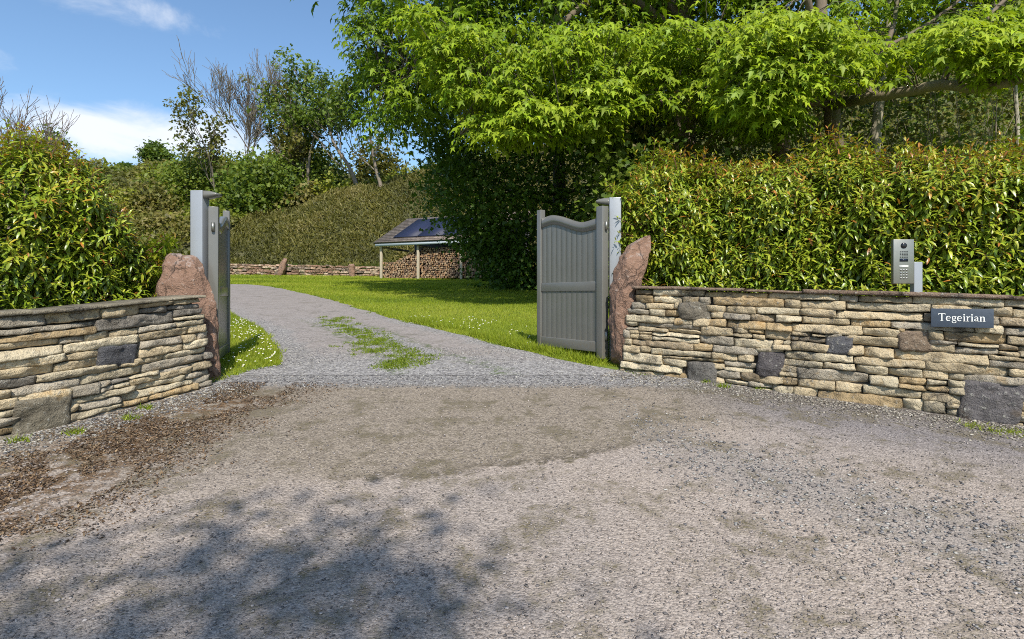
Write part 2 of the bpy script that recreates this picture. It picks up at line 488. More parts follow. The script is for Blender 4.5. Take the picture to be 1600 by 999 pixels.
def _drive(g, p, out):
    P = pos(g); X, Y, Z = g.xyz(P); a = attr(g); ar, ag, ab = g.xyz(a)
    flat = g.comb(X, Y, 0.0)
    nmid = g.noise(flat, 1.8, 5, 0.65, 0.4); nfin = g.noise(flat, 9, 5, 0.68); v = g.voro(flat, 45); vc = g.xyz(v.outputs['Color'])[0]
    tar = g.mix(vc, (0.195, 0.172, 0.162), (0.32, 0.285, 0.268))
    tar = g.mix(g.ramp(nmid, 0.5, 0.68, 0, 0.5), tar, (0.16, 0.14, 0.115))
    grit = g.mix(vc, (0.13, 0.122, 0.122), (0.35, 0.335, 0.325))
    t = g.m('ADD', g.m('ABSOLUTE', g.m('SUBTRACT', ar, 0.52)), g.m('MULTIPLY', g.m('SUBTRACT', nmid, 0.5), 0.30))   # across the drive
    mid = g.m('MULTIPLY', g.ramp(t, 0.07, 0.15, 1, 0), g.ramp(Y, 12.5, 10.5))
    edge = g.m('MULTIPLY', g.ramp(t, 0.34, 0.44), g.ramp(Y, 16, 9, 0.15, 0.85))
    front = g.ramp(g.m('ADD', Y, g.m('MULTIPLY', nmid, 1.6)), 8.6, 7.4)
    gm = g.m('MAXIMUM', g.m('MAXIMUM', mid, edge), g.m('MULTIPLY', front, 1.0))
    c = g.mix(gm, tar, grit)
    moss = g.m('MULTIPLY', g.ramp(g.m('ABSOLUTE', g.m('SUBTRACT', t, 0.15)), 0.0, 0.05, 1, 0), g.m('MULTIPLY', g.ramp(Y, 12.5, 10.0), g.ramp(nfin, 0.42, 0.6)))
    c = g.mix(g.m('MULTIPLY', moss, 0.85), c, (0.06, 0.09, 0.02))
    crack = g.ramp(g.m('ABSOLUTE', g.m('SUBTRACT', g.noise(flat, 1.1, 3, 0.6, 1.0), 0.5)), 0.0, 0.012, 0.5, 0)
    c = g.mix(crack, c, (0.08, 0.075, 0.06))
    g.put(p.inputs['Base Color'], c); p.inputs['Roughness'].default_value = 0.9; p.inputs['Specular IOR Level'].default_value = 0.2
    bump(g, p, g.m('ADD', g.m('MULTIPLY', v.outputs['Distance'], -0.6), nfin), 0.7, 0.015)


M['drive'] = mat('gravelly_tarmac', _drive)


def _ground(g, p, out):
    P = pos(g); n = g.noise(P, 0.5, 4, 0.6); n2 = g.noise(P, 12, 5, 0.7); n3 = g.noise(P, 60, 3, 0.7)
    c = g.mix(n2, (0.10, 0.145, 0.012), (0.18, 0.24, 0.022))
    c = g.mix(g.ramp(n, 0.45, 0.7, 0, 0.5), c, (0.14, 0.18, 0.03))
    c = g.mix(g.ramp(n3, 0.55, 0.7, 0, 0.6), c, (0.035, 0.06, 0.01))
    g.put(p.inputs['Base Color'], c); p.inputs['Roughness'].default_value = 0.95
    bump(g, p, g.m('ADD', n2, n3), 0.6, 0.03)


M['ground'] = mat('turf', _ground)


def _hill(g, p, out):
    P = pos(g); n = g.noise(P, 0.6, 4, 0.6); n2 = g.noise(P, 6, 5, 0.7)
    c = g.mix(n2, (0.035, 0.040, 0.012), (0.10, 0.10, 0.035))
    c = g.mix(g.ramp(n, 0.5, 0.7, 0, 0.6), c, (0.10, 0.085, 0.04))
    g.put(p.inputs['Base Color'], c); p.inputs['Roughness'].default_value = 0.95


M['hill'] = mat('scrubby_soil', _hill)


# ------------------------------------------------------------------ terrain
_GY = np.array([-30, 0, 5.5, 6.5, 7.5, 9, 12, 19, 29, 38, 41, 43.5, 47])
_GZ = np.array([-3.6, 0, .66, .775, .86, .95, 1.13, 1.60, 2.20, 2.74, 3.05, 3.35, 3.7])
_yy = np.linspace(-30, 47, 1541)
_zz = np.interp(_yy, _GY, _GZ); _k = np.ones(31) / 31
_zz = np.convolve(np.pad(_zz, 15, mode='edge'), _k, 'valid')
_zz[:30] = np.interp(_yy[:30], _GY, _GZ)


def sstep(a, b, x):
    t = np.clip((x - a) / (np.asarray(b) - a), 0, 1); return t * t * (3 - 2 * t)


def gz(X, Y):
    """ground height"""
    X = np.asarray(X, float); Y = np.asarray(Y, float)
    return np.interp(Y, _yy, _zz)


def hillz(X, Y):
    """the planted bank and the hillside behind it; meets the lawn at the foot of the low far wall"""
    foot = 42.2 + 0.0 * X
    d = Y - foot
    steep = np.interp(X, [-60, -30, -22, -16, -5, 8, 18, 40], [3.2, 3.6, 4.8, 7.0, 9.8, 12, 17, 20])
    z = gz(X, np.minimum(Y, foot)) + 0.25 + steep * sstep(0, 11.5, d) + np.clip(d, 0, 11) * 0.05
    lf = sstep(-16, -26, X) if False else np.clip((-16 - X) / 10, 0, 1)
    z = z + (6.5 + 5.0 * lf) * sstep(13 - 7 * lf, 42 - 6 * lf, d) + np.clip(d - 42, 0, 400) * 0.03
    return z + 0.35 * fbm(np.stack([X * 0.25, Y * 0.25, 0 * X], -1), 3)


def grid(xs, ys, zf, mat_, name, off=0.0, col=None):
    Xg, Yg = np.meshgrid(xs, ys); Z = zf(Xg, Yg) + off
    V = np.stack([Xg, Yg, Z], -1).reshape(-1, 3); nx, ny = len(xs), len(ys)
    i = np.arange(ny - 1)[:, None] * nx; j = np.arange(nx - 1)[None]
    Q = np.stack([i + j, i + j + 1, i + j + 1 + nx, i + j + nx], -1).reshape(-1, 4)
    b = MB(); b.add(V, Q); return b.build(name, mat_, smooth=True)


xs = np.concatenate([[-900, -400, -200, -120], np.arange(-80, -20, 2.0), np.arange(-20, 20, 0.5), np.arange(20, 80.1, 2.0), [120, 200, 400, 900]])
ys = np.concatenate([[-900, -300, -100, -60], np.arange(-30, 0, 0.5), np.arange(0, 47, 0.25), [50, 60, 100, 900]])
gr = grid(xs, ys, lambda X, Y: np.where(Y > 42.4, gz(X, 0 * Y + 42.4) - 0.4, np.interp(np.clip(Y, -30, 47), _yy, _zz)), M['ground'], 'ground')
tag(gr, 'mown green lawn rising gently beyond the gateway', kind='structure')
hl = grid(np.concatenate([[-700, -300, -150], np.arange(-100, 80.1, 1.2), [120, 250, 700]]), np.concatenate([np.arange(42.2, 60, 0.6), np.arange(60, 130, 2.5), [160, 250, 500, 900]]), hillz, M['hill'], 'hill')
tag(hl, 'steep scrubby hillside rising behind the lawn', kind='structure')

XL = ([6.0, 6.4, 6.7, 7.2, 7.63, 8.5, 10.1, 12.8, 16.3, 22, 26, 29.4], [-3.0, -2.95, -2.72, -2.86, -3.09, -3.55, -4.4, -6.2, -8.3, -13.0, -20, -45])
XR = ([6.0, 6.5, 7.0, 7.74, 9.7, 12.5, 16.3, 22, 26, 28.4, 29.4], [1.5, 1.0, .58, .04, -1.07, -2.8, -4.9, -8.3, -10.9, -12.9, -15.5])


def road_edges(Y): return np.interp(Y, *XL), np.interp(Y, *XR)


def build_roads():
    yr = np.concatenate([np.arange(-30, 0, 0.5), np.arange(0, 6.21, 0.1)])
    o = grid(np.arange(-14, 14.01, 0.25), yr, gz, M['road'], 'road', 0.010)
    tag(o, 'worn chip-sealed entrance road in front of the gateway', kind='structure')
    ys_ = np.arange(6.2, 29.41, 0.1); n = 41; T = np.linspace(0, 1, n); V = []; C = []
    for y in ys_:
        a, b_ = road_edges(y)
        jl = 0.10 * fbm(np.array([[y * 1.7, 3.1, 0]]), 3)[0]; jr = 0.10 * fbm(np.array([[y * 1.7, 9.1, 0]]), 3)[0]
        x = a + jl + (b_ + jr - a - jl) * T
        V.append(np.stack([x, np.full(n, y), gz(x, np.full(n, y)) + 0.014], -1)); C.append(np.stack([T, 0 * T, 0 * T], -1))
    V = np.array(V).reshape(-1, 3); i = np.arange(len(ys_) - 1)[:, None] * n; j = np.arange(n - 1)[None]
    b = MB(); b.add(V, np.stack([i + j, i + j + 1, i + j + 1 + n, i + j + n], -1).reshape(-1, 4), np.array(C).reshape(-1, 3))
    tag(b.build('driveway', M['drive'], smooth=True), 'grey tarmac and gravel drive curving away to the left across the lawn', kind='structure')


build_roads()

# ------------------------------------------------------------------ leaf templates
T_LAUREL = (np.array([(0, 0, 0), (-.105, .30, .03), (0, .30, 0), (.105, .30, .03), (-.095, .66, -.035), (0, .66, -.06), (.095, .66, -.035), (0, 1, -.22)]),
            [np.array([(0, 2, 1), (0, 3, 2), (4, 5, 7), (5, 6, 7)]), np.array([(1, 2, 5, 4), (2, 3, 6, 5)])])
_sy = [(.34, -.06, -.04), (.20, .16, .0), (.62, .46, -.20), (.19, .46, .02), (.0, 1.05, -.34), (-.19, .46, .02), (-.62, .46, -.20), (-.20, .16, .0), (-.34, -.06, -.04)]
T_SYC = (np.array([(0, 0, 0)] + _sy), [np.array([(0, i, i + 1) for i in range(1, 9)])])
T_OVAL = (np.array([(0, 0, 0), (.30, .5, .05), (0, 1, -.08), (-.30, .5, .05)]), [np.array([(0, 1, 2), (0, 2, 3)])])
T_BLADE = (np.array([(-.5, 0, 0), (.5, 0, 0), (0, 1, 0)]), [np.array([(0, 1, 2)])])
T_CLUMP = (np.array([(0, 0, 0), (.26, .34, .06), (.12, .5, 0), (.42, .75, -.1), (0, 1, -.1), (-.36, .8, -.05), (-.14, .52, .02), (-.3, .28, .05)]),
           [np.array([(0, 1, 2), (2, 3, 4), (0, 2, 6), (2, 4, 6), (6, 4, 5), (0, 6, 7)])])


def leaves(b, tpl, P, axis, normal, size, col, width=1.0):
    """add one leaf of the template per row of P"""
    V0, Fs = tpl; n = len(P)
    if n == 0: return
    y = nrm(axis); x = nrm(np.cross(y, normal)); z = np.cross(x, y)
    size = np.broadcast_to(np.asarray(size, float), (n,)); width = np.broadcast_to(np.asarray(width, float), (n,))[:, None, None]
    V = P[:, None] + size[:, None, None] * (V0[None, :, 0, None] * width * x[:, None] + V0[None, :, 1, None] * y[:, None] + V0[None, :, 2, None] * z[:, None])
    k = len(V0); off = (np.arange(n) * k)[:, None, None]
    col = np.broadcast_to(np.asarray(col, float), (n, 3))
    b.add(V.reshape(-1, 3), [(f[None] + off).reshape(-1, f.shape[1]) for f in Fs], np.repeat(col, k, 0))


def rdir(n, r=RNG):
    return nrm(r.normal(size=(n, 3)))


def mixc(pal, t, r=RNG, jit=0.15):
    """colours picked from a palette; t in 0..1"""
    pal = np.asarray(pal, float); t = np.clip(t, 0, 0.9999) * (len(pal) - 1); i = t.astype(int); f = (t - i)[:, None]
    c = pal[i] * (1 - f) + pal[np.minimum(i + 1, len(pal) - 1)] * f
    return c * (1 + jit * r.normal(size=(len(t), 1))).clip(0.5, 1.6)


# ------------------------------------------------------------------ dry-stone walls
class Path:
    def __init__(self, pts):
        self.p = np.asarray(pts, float); d = np.linalg.norm(np.diff(self.p, axis=0), axis=1)
        self.s = np.concatenate([[0], np.cumsum(d)]); self.L = self.s[-1]

    def at(self, s):
        s = np.asarray(s, float)
        return np.stack([np.interp(s, self.s, self.p[:, 0]), np.interp(s, self.s, self.p[:, 1])], -1)

    def tan(self, s, e=0.15):
        return nrm(self.at(np.clip(np.asarray(s) + e, 0, self.L)) - self.at(np.clip(np.asarray(s) - e, 0, self.L)))

    def nor(self, s):
        t = self.tan(s); n = np.stack([t[..., 1], -t[..., 0]], -1)       # right-hand side of travel
        return n

    def pt(self, s, d, z):
        """d metres in front of the face"""
        p = self.at(s) + self.nor(s) * np.asarray(d)[..., None]
        return np.concatenate([p, np.broadcast_to(np.asarray(z, float), p.shape[:-1])[..., None]], -1)

    def hit(self, px):
        k = (px - 800) / F; ss = np.linspace(0, self.L, 2001); P = self.at(ss); e = P[:, 0] - k * P[:, 1]
        i = np.argmin(np.abs(e)); return ss[i], P[i, 1]


def add_stone(b, path, quad, d0, col, r, rough=0.02, depth=0.2, rnd=0.010):
    """one stone: quad = (s0,z0),(s1,z0),(s1,z1),(s0,z1); rough domed face set d0 proud of the wall"""
    q = np.asarray(quad, float); l = np.ptp(q[:, 0]); h = np.ptp(q[:, 1])
    nx = int(max(6, min(30, l / 0.024))); nz = int(max(5, min(22, h / 0.017)))
    u = np.linspace(0, 1, nx + 1); v = np.linspace(0, 1, nz + 1); U, Vv = np.meshgrid(u, v)
    pinch = 0.035 * min(1, h / l)
    U2 = .5 + (U - .5) * (1 - pinch * np.abs(2 * Vv - 1) ** 3); V2 = .5 + (Vv - .5) * (1 - r.uniform(0.02, 0.16) * np.abs(2 * U - 1) ** 5)
    S = (q[0, 0] * (1 - U2) + q[1, 0] * U2) * (1 - V2) + (q[3, 0] * (1 - U2) + q[2, 0] * U2) * V2
    Z = (q[0, 1] * (1 - U2) + q[1, 1] * U2) * (1 - V2) + (q[3, 1] * (1 - U2) + q[2, 1] * U2) * V2
    seed = r.uniform(0, 100)
    nP = np.stack([S * 9 + seed, Z * 9, np.full_like(S, seed)], -1)
    edge = np.minimum(np.minimum(U, 1 - U) * l, np.minimum(Vv, 1 - Vv) * h)
    wob = 0.006 * fbm(nP * 1.6 + 31, 3); S = S + wob; Z = Z + 0.006 * fbm(nP * 1.6 + 57, 3)
    fall = np.clip(1 - edge / 0.017, 0, 1)
    tilt = r.normal(0, 0.007) * (2 * Vv - 1) + r.normal(0, 0.007) * (2 * U - 1)
    D = d0 - rnd * fall ** 2 + rough * fbm(nP, 5, 0.6) + tilt
    # cleft face: a few broken planes
    for _ in range(3):
        a = r.uniform(0, 6.28); k = (U - .5) * l * math.cos(a) + (Vv - .5) * h * math.sin(a) - r.uniform(-.1, .35) * min(l, 3 * h) * .5
        D = D - np.clip(k, 0, .06) * r.uniform(.05, .30)
    # ring that runs back into the wall
    def ring(A): return np.pad(A, 1, mode='edge')
    Sg, Zg, Dg = ring(S), ring(Z), ring(D)
    m = np.zeros_like(Dg, bool); m[0, :] = m[-1, :] = True; m[:, 0] = m[:, -1] = True
    Dg[m] = -depth
    P = path.pt(Sg.ravel(), Dg.ravel(), Zg.ravel())
    W_, H_ = Sg.shape[1], Sg.shape[0]
    i = np.arange(H_ - 1)[:, None] * W_; j = np.arange(W_ - 1)[None]
    b.add(P, np.stack([i + j, i + j + 1, i + j + 1 + W_, i + j + W_], -1).reshape(-1, 4), col)


def dry_wall(name, label, path, topz, lo_end, hi_end, pal, pw, seed, specials, coping_col, thick=0.42, hs=(0.056, 0.108)):
    """topz(s): height of the underside of the coping; lo_end/hi_end(z-above-ground) -> s limits; specials: (px,py,w,h,colour,label)"""
    r = np.random.default_rng(seed)
    base = path.at(path.L / 2); root = empty(name, (base[0], base[1], float(gz(*base))), label, 'stone wall')
    b = MB()
    pick = []                                            # rectangles of the singled-out stones, in wall coordinates (s, drop below top)
    for px, py, wpx, hpx, col, lab in specials:
        s, Yd = path.hit(px); t = path.tan(s); k = abs(t[0] - (px - 800) / F * t[1])       # foreshortening along the wall
        ws = wpx / F * Yd / max(k, 0.3); z = EYE + (HY - py) / F * Yd
        pick.append((s - ws / 2, s + ws / 2, z - hpx / F * Yd / 2, z + hpx / F * Yd / 2, col, lab))
    deepest = 1.30; drop = 0.0; cells = []
    while drop < deepest:
        h = r.uniform(*hs); s = -r.uniform(0, 0.3)
        while s < path.L:
            l = r.uniform(0.24, 0.70) if r.random() < 0.72 else r.uniform(0.12, 0.26)
            if r.random() < 0.42 and h > 0.085:
                f = r.uniform(0.38, 0.62); s2 = s
                cuts = [s, s + l] if r.random() < 0.5 else [s, s + l * r.uniform(.35, .65), s + l]
                for a, c in zip(cuts[:-1], cuts[1:]): cells.append((a, c, drop, drop + h * f))
                cuts = [s, s + l] if r.random() < 0.5 else [s, s + l * r.uniform(.35, .65), s + l]
                for a, c in zip(cuts[:-1], cuts[1:]): cells.append((a, c, drop + h * f, drop + h))
            else: cells.append((s, s + l, drop, drop + h))
            s += l
        drop += h
    for a, c, d1, d2 in cells:
        sm = (a + c) / 2; zt = float(topz(np.clip(sm, 0, path.L)))
        z1 = zt - d1; z0 = zt - d2; pm = path.at(np.clip(sm, 0, path.L)); zg = float(gz(pm[0], pm[1]))
        if z1 < zg - 0.02: continue
        zr = (z0 + z1) / 2 - zg
        a2, c2 = max(a, lo_end(zr) + r.uniform(-.03, .03)), min(c, hi_end(zr) + r.uniform(-.03, .03))
        parts = [(a2, c2)]; slips = []
        for p0, p1, q0, q1, _, _ in pick:
            ov = min(z1, q1) - max(z0, q0)
            if ov > 0.3 * (z1 - z0):
                nw = []
                for x0, x1 in parts:
                    if x1 <= p0 or x0 >= p1: nw.append((x0, x1)); continue
                    if p0 - x0 > 0.05: nw.append((x0, p0 + .035))
                    if x1 - p1 > 0.05: nw.append((p1 - .035, x1))
                    xa, xb = max(x0, p0), min(x1, p1)
                    for za, zb_ in ((max(q1 - .025, z0), z1), (z0, min(q0 + .025, z1))):
                        if zb_ - za > .016 and xb - xa > .05: slips.append((xa, xb, za, zb_))
                parts = nw
        for xa, xb, za, zb_ in slips:
            add_stone(b, path, [(xa, za), (xb, za), (xb, zb_), (xa, zb_)], r.uniform(-0.012, 0.012), np.asarray(pal[r.choice(len(pal), p=pw)]) * r.uniform(0.8, 1.15), r)
        for x0, x1 in parts:
            if x1 - x0 < 0.06: continue
            g = r.uniform(0.000, 0.004); jz = lambda: r.uniform(-0.009, 0.010)
            def zz(s, dd): return float(topz(np.clip(s, 0, path.L))) - dd
            q = [(x0 + g, zz(x0, d2) + g + jz()), (x1 - g, zz(x1, d2) + g + jz()), (x1 - g, zz(x1, d1) - g + jz()), (x0 + g, zz(x0, d1) - g + jz())]
            col = np.asarray(pal[r.choice(len(pal), p=pw)]) * r.uniform(0.8, 1.2)
            add_stone(b, path, q, r.uniform(-0.008, 0.014), col, r, rough=0.017)
    stones = b.build('stonework', M['stone'], smooth=False)
    kids = [stones]
    for p0, p1, q0, q1, col, lab in pick:
        bb = MB(); j = lambda: r.uniform(-0.06, 0.07) * min(p1 - p0, q1 - q0)
        add_stone(bb, path, [(p0 + j(), q0 + j() * .5), (p1 + j(), q0 + j() * .5), (p1 + j() * 1.4, q1 + j() * .5), (p0 + j() * 1.4, q1 + j() * .5)], 0.022, col, r, rough=0.016, rnd=0.016)
        o = bb.build('block', M['stone'], smooth=False); o['label'] = lab; kids.append(o)
    # core behind the face, and the back face
    n = 40; ss = np.linspace(max(0, lo_end(0.9)) + 0.06, min(path.L, hi_end(0.9)) - 0.06, n); c = MB()
    zt = np.array([float(topz(s)) for s in ss]); pm = path.at(ss); zg = gz(pm[:, 0], pm[:, 1]) - 0.1
    rows = [path.pt(ss, np.full(n, -0.07), zg), path.pt(ss, np.full(n, -0.07), zt - 0.01), path.pt(ss, np.full(n, -thick), zt - 0.01), path.pt(ss, np.full(n, -thick), zg)]
    V = np.array(rows).reshape(-1, 3); i = np.arange(3)[:, None] * n; jj = np.arange(n - 1)[None]
    ends = np.array([(0, n, 2 * n, 3 * n), (n - 1, 2 * n - 1, 3 * n - 1, 4 * n - 1)])
    c.add(V, [np.stack([i + jj, i + jj + 1, i + jj + 1 + n, i + jj + n], -1).reshape(-1, 4), ends]); kids.append(c.build('core', M['earth']))
    # coping slabs
    cp = MB(); s = lo_end(0.95) - 0.03; end = hi_end(0.95) + 0.03
    while s < end - 0.1:
        l = min(r.uniform(0.45, 1.0), end - s); th = r.uniform(0.020, 0.040); k = max(3, int(l / 0.04))
        if end - s - l < 0.15: l = end - s
        sv = np.linspace(s + 0.002, s + l - 0.002, k); zt = np.array([float(topz(np.clip(x, 0, path.L))) for x in sv]) + r.uniform(0.0, 0.004)
        ov = 0.030 + r.uniform(-.008, .012); rag = 0.010 * fbm(np.stack([sv * 11 + r.uniform(0, 50), sv * 0, sv * 0], -1), 3)
        up = 0.004 * fbm(np.stack([sv * 6 + r.uniform(0, 50), sv * 0, sv * 0], -1), 2)
        R = [path.pt(sv, ov + rag - .004, zt), path.pt(sv, ov + rag, zt + th * .6 + up), path.pt(sv, ov + rag - 0.012, zt + th + up), path.pt(sv, np.full(k, -thick - .03), zt + th + up), path.pt(sv, np.full(k, -thick - .03), zt)]
        V = np.array(R).reshape(-1, 3); i = np.arange(5)[:, None] * k; i2 = ((np.arange(5) + 1) % 5)[:, None] * k; jj = np.arange(k - 1)[None]
        cp.add(V, [np.stack([i + jj, i + jj + 1, i2 + jj + 1, i2 + jj], -1).reshape(-1, 4), np.array([[0, k, 2 * k, 3 * k, 4 * k], [k - 1, 2 * k - 1, 3 * k - 1, 4 * k - 1, 5 * k - 1]])], np.asarray(coping_col) * r.uniform(.7, 1.3))
        s += l
    kids.append(cp.build('coping', M['stone']))
    keep(root, *kids)
    return root


BUFF = (0.46, 0.375, 0.25); CREAM = (0.54, 0.465, 0.335); OCHRE = (0.41, 0.305, 0.175); GREY = (0.37, 0.325, 0.26); BROWN = (0.31, 0.245, 0.165); DK = (0.21, 0.19, 0.165)
# right-hand side of travel must face the camera: travel from the far end towards the right / from the left edge to the gate
PR = Path([(1.16, 6.49), (2.0, 5.93), (2.85, 5.38), (3.5, 4.98), (4.09, 4.6), (5.2, 3.9), (6.2, 3.3)])
PR.nor0 = PR.nor
PL = Path([(-4.9, 2.5), (-4.35, 3.4), (-3.84, 4.3), (-3.6, 4.62), (-3.37, 5.05), (-3.15, 5.45), (-2.99, 5.83)])


def topR(s): return np.interp(s, [0, .6, 1.5, 2.5, 3.43, 5, 7], [1.715, 1.70, 1.67, 1.635, 1.60, 1.54, 1.45]) - 0.03


def topL(s): return np.interp(s, [0, 1.0, 2.06, 2.6, 3.1, 3.5, 4.2], [1.38, 1.43, 1.47, 1.51, 1.56, 1.60, 1.645]) - 0.03


dry_wall('stone_wall', 'long dry-stone wall of buff courses carrying the dark name sign, beside the open panelled gate leaf', PR, topR,
         lambda z: 0.03 + 0.22 * np.clip(z, 0, 1) ** 1.3, lambda z: PR.L, [BUFF, CREAM, OCHRE, GREY, BROWN], [.42, .28, .08, .15, .07], 11,
         [(1085, 487, 46, 30, (0.17, 0.15, 0.12), 'rounded grey brown stone near the top course'),
          (1310, 540, 42, 29, (0.10, 0.10, 0.11), 'square dark slate block'),
          (1202, 571, 42, 40, (0.105, 0.095, 0.10), 'tall dark stone with sloping top'),
          (1094, 583, 46, 34, (0.15, 0.14, 0.13), 'grey stone half sunk in the ground'),
          (1430, 534, 56, 32, (0.20, 0.15, 0.11), 'squarish rusty brown stone'),
          (1548, 630, 100, 66, (0.13, 0.12, 0.125), 'largest dark slab at the foot of the wall')], (.19, .135, .10))
dry_wall('stone_wall', 'weathered grey dry-stone wall curving towards the road below the rounded laurel', PL, topL,
         lambda z: 0.0, lambda z: PL.L - 0.02 - 0.16 * np.clip(z, 0, 1), [BUFF, CREAM, OCHRE, GREY, DK], [.34, .26, .05, .27, .08], 5,
         [(187, 557, 62, 34, (0.085, 0.085, 0.095), 'dark slate block in the middle of the wall'),
          (70, 652, 92, 62, (0.17, 0.15, 0.115), 'big rounded brown stone at the foot of the wall')], (.25, .22, .165))


# ------------------------------------------------------------------ red boulders at the wall ends
def boulder(name, label, rows, Yc, depth, mat_, seed, yaw=0.0, name_cat='boulder', nseg=90, nrow=90, amp=0.03):
    """rows: (py, px_left, px_right, depth scale, lean towards +Y) describing the standing stone from top to foot"""
    rows = np.array(rows, float); py = rows[:, 0]
    vy = np.concatenate([np.linspace(py[0], py[0] + (py[-1] - py[0]) * .06, 6)[:-1], np.linspace(py[0] + (py[-1] - py[0]) * .06, py[-1], nrow)])
    L = np.interp(vy, py, rows[:, 1]); R = np.interp(vy, py, rows[:, 2]); ds = np.interp(vy, py, rows[:, 3]); ln = np.interp(vy, py, rows[:, 4])
    x0 = (L - 800) / F * Yc; x1 = (R - 800) / F * Yc; z = EYE + (HY - vy) / F * Yc
    an = np.linspace(0, 2 * math.pi, nseg, endpoint=False); ca, sa = np.cos(an), np.sin(an)
    e = 0.58
    sx = np.sign(ca) * np.abs(ca) ** e; sy_ = np.sign(sa) * np.abs(sa) ** e
    V = []
    for a, b_, zz, d, l in zip(x0, x1, z, ds, ln):
        V.append(np.stack([(a + b_) / 2 + (b_ - a) / 2 * sx + yaw * sy_ * depth * d, Yc + l + depth * d * sy_, np.full(nseg, zz)], -1))
    V = np.array(V); cen = V.mean(1, keepdims=True)
    out = nrm(V - cen); n = amp * fbm(V * 3.1 + seed, 5, 0.52); fac = np.abs(fbm(V * 2.0 + seed * 3, 3)); n = n - 0.03 * fac + 0.006 * fbm(V * 22 + seed, 3)
    V = V + out * n[..., None]; V[..., 2] += 0.5 * amp * fbm(V * 4 + seed + 9, 3)
    rr = np.random.default_rng(int(seed * 10)); C0 = V.reshape(-1, 3).mean(0); half = np.ptp(V.reshape(-1, 3), axis=0) / 2
    for _ in range(26):
        nn = nrm(rr.normal(size=3) * (1, 1.3, .55)); pr = (V - C0) @ nn; far = np.quantile(pr, rr.uniform(.84, .975)); ex = pr - far
        near_ = np.exp(-((V - (C0 + rr.uniform(-.8, .8, 3) * half)) ** 2 / (half * .9) ** 2).sum(-1)); V = V - nn * (np.clip(ex, 0, None) * np.clip(near_ * 2.2, 0, 1))[..., None]
    V = V + out * (.008 * fbm(V * 16 + seed, 4) - .022 * np.abs(fbm(V * 5 + seed, 4)) - .012 * np.abs(vnoise(V * np.array((16, 16, 5)) + seed)))[..., None]
    top = V[0].mean(0) + (0, 0, 0.004); m = len(V)
    VV = np.concatenate([V.reshape(-1, 3), [top]])
    i = np.arange(m - 1)[:, None] * nseg; j = np.arange(nseg)[None]; k = (j + 1) % nseg
    b = MB(); b.add(VV, [np.stack([i + j, i + nseg + j, i + nseg + k, i + k], -1).reshape(-1, 4), np.stack([np.full(nseg, m * nseg), np.arange(nseg), (np.arange(nseg) + 1) % nseg], -1)])
    o = b.build(name, mat_, smooth=False)
    return tag(o, label, name_cat)


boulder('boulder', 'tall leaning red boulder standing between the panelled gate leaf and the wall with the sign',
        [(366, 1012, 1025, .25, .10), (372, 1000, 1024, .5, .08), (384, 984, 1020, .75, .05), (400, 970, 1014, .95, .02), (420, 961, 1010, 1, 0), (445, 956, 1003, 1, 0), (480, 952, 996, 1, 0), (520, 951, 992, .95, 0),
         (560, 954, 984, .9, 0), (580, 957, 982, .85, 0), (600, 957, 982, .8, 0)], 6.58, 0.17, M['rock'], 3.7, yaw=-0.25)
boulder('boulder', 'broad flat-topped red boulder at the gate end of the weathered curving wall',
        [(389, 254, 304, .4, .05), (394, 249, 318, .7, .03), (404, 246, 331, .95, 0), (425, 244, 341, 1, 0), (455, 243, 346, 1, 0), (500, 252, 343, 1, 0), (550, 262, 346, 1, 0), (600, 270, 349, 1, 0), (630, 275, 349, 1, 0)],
        6.08, 0.15, M['rock'], 12.9, yaw=-0.30)


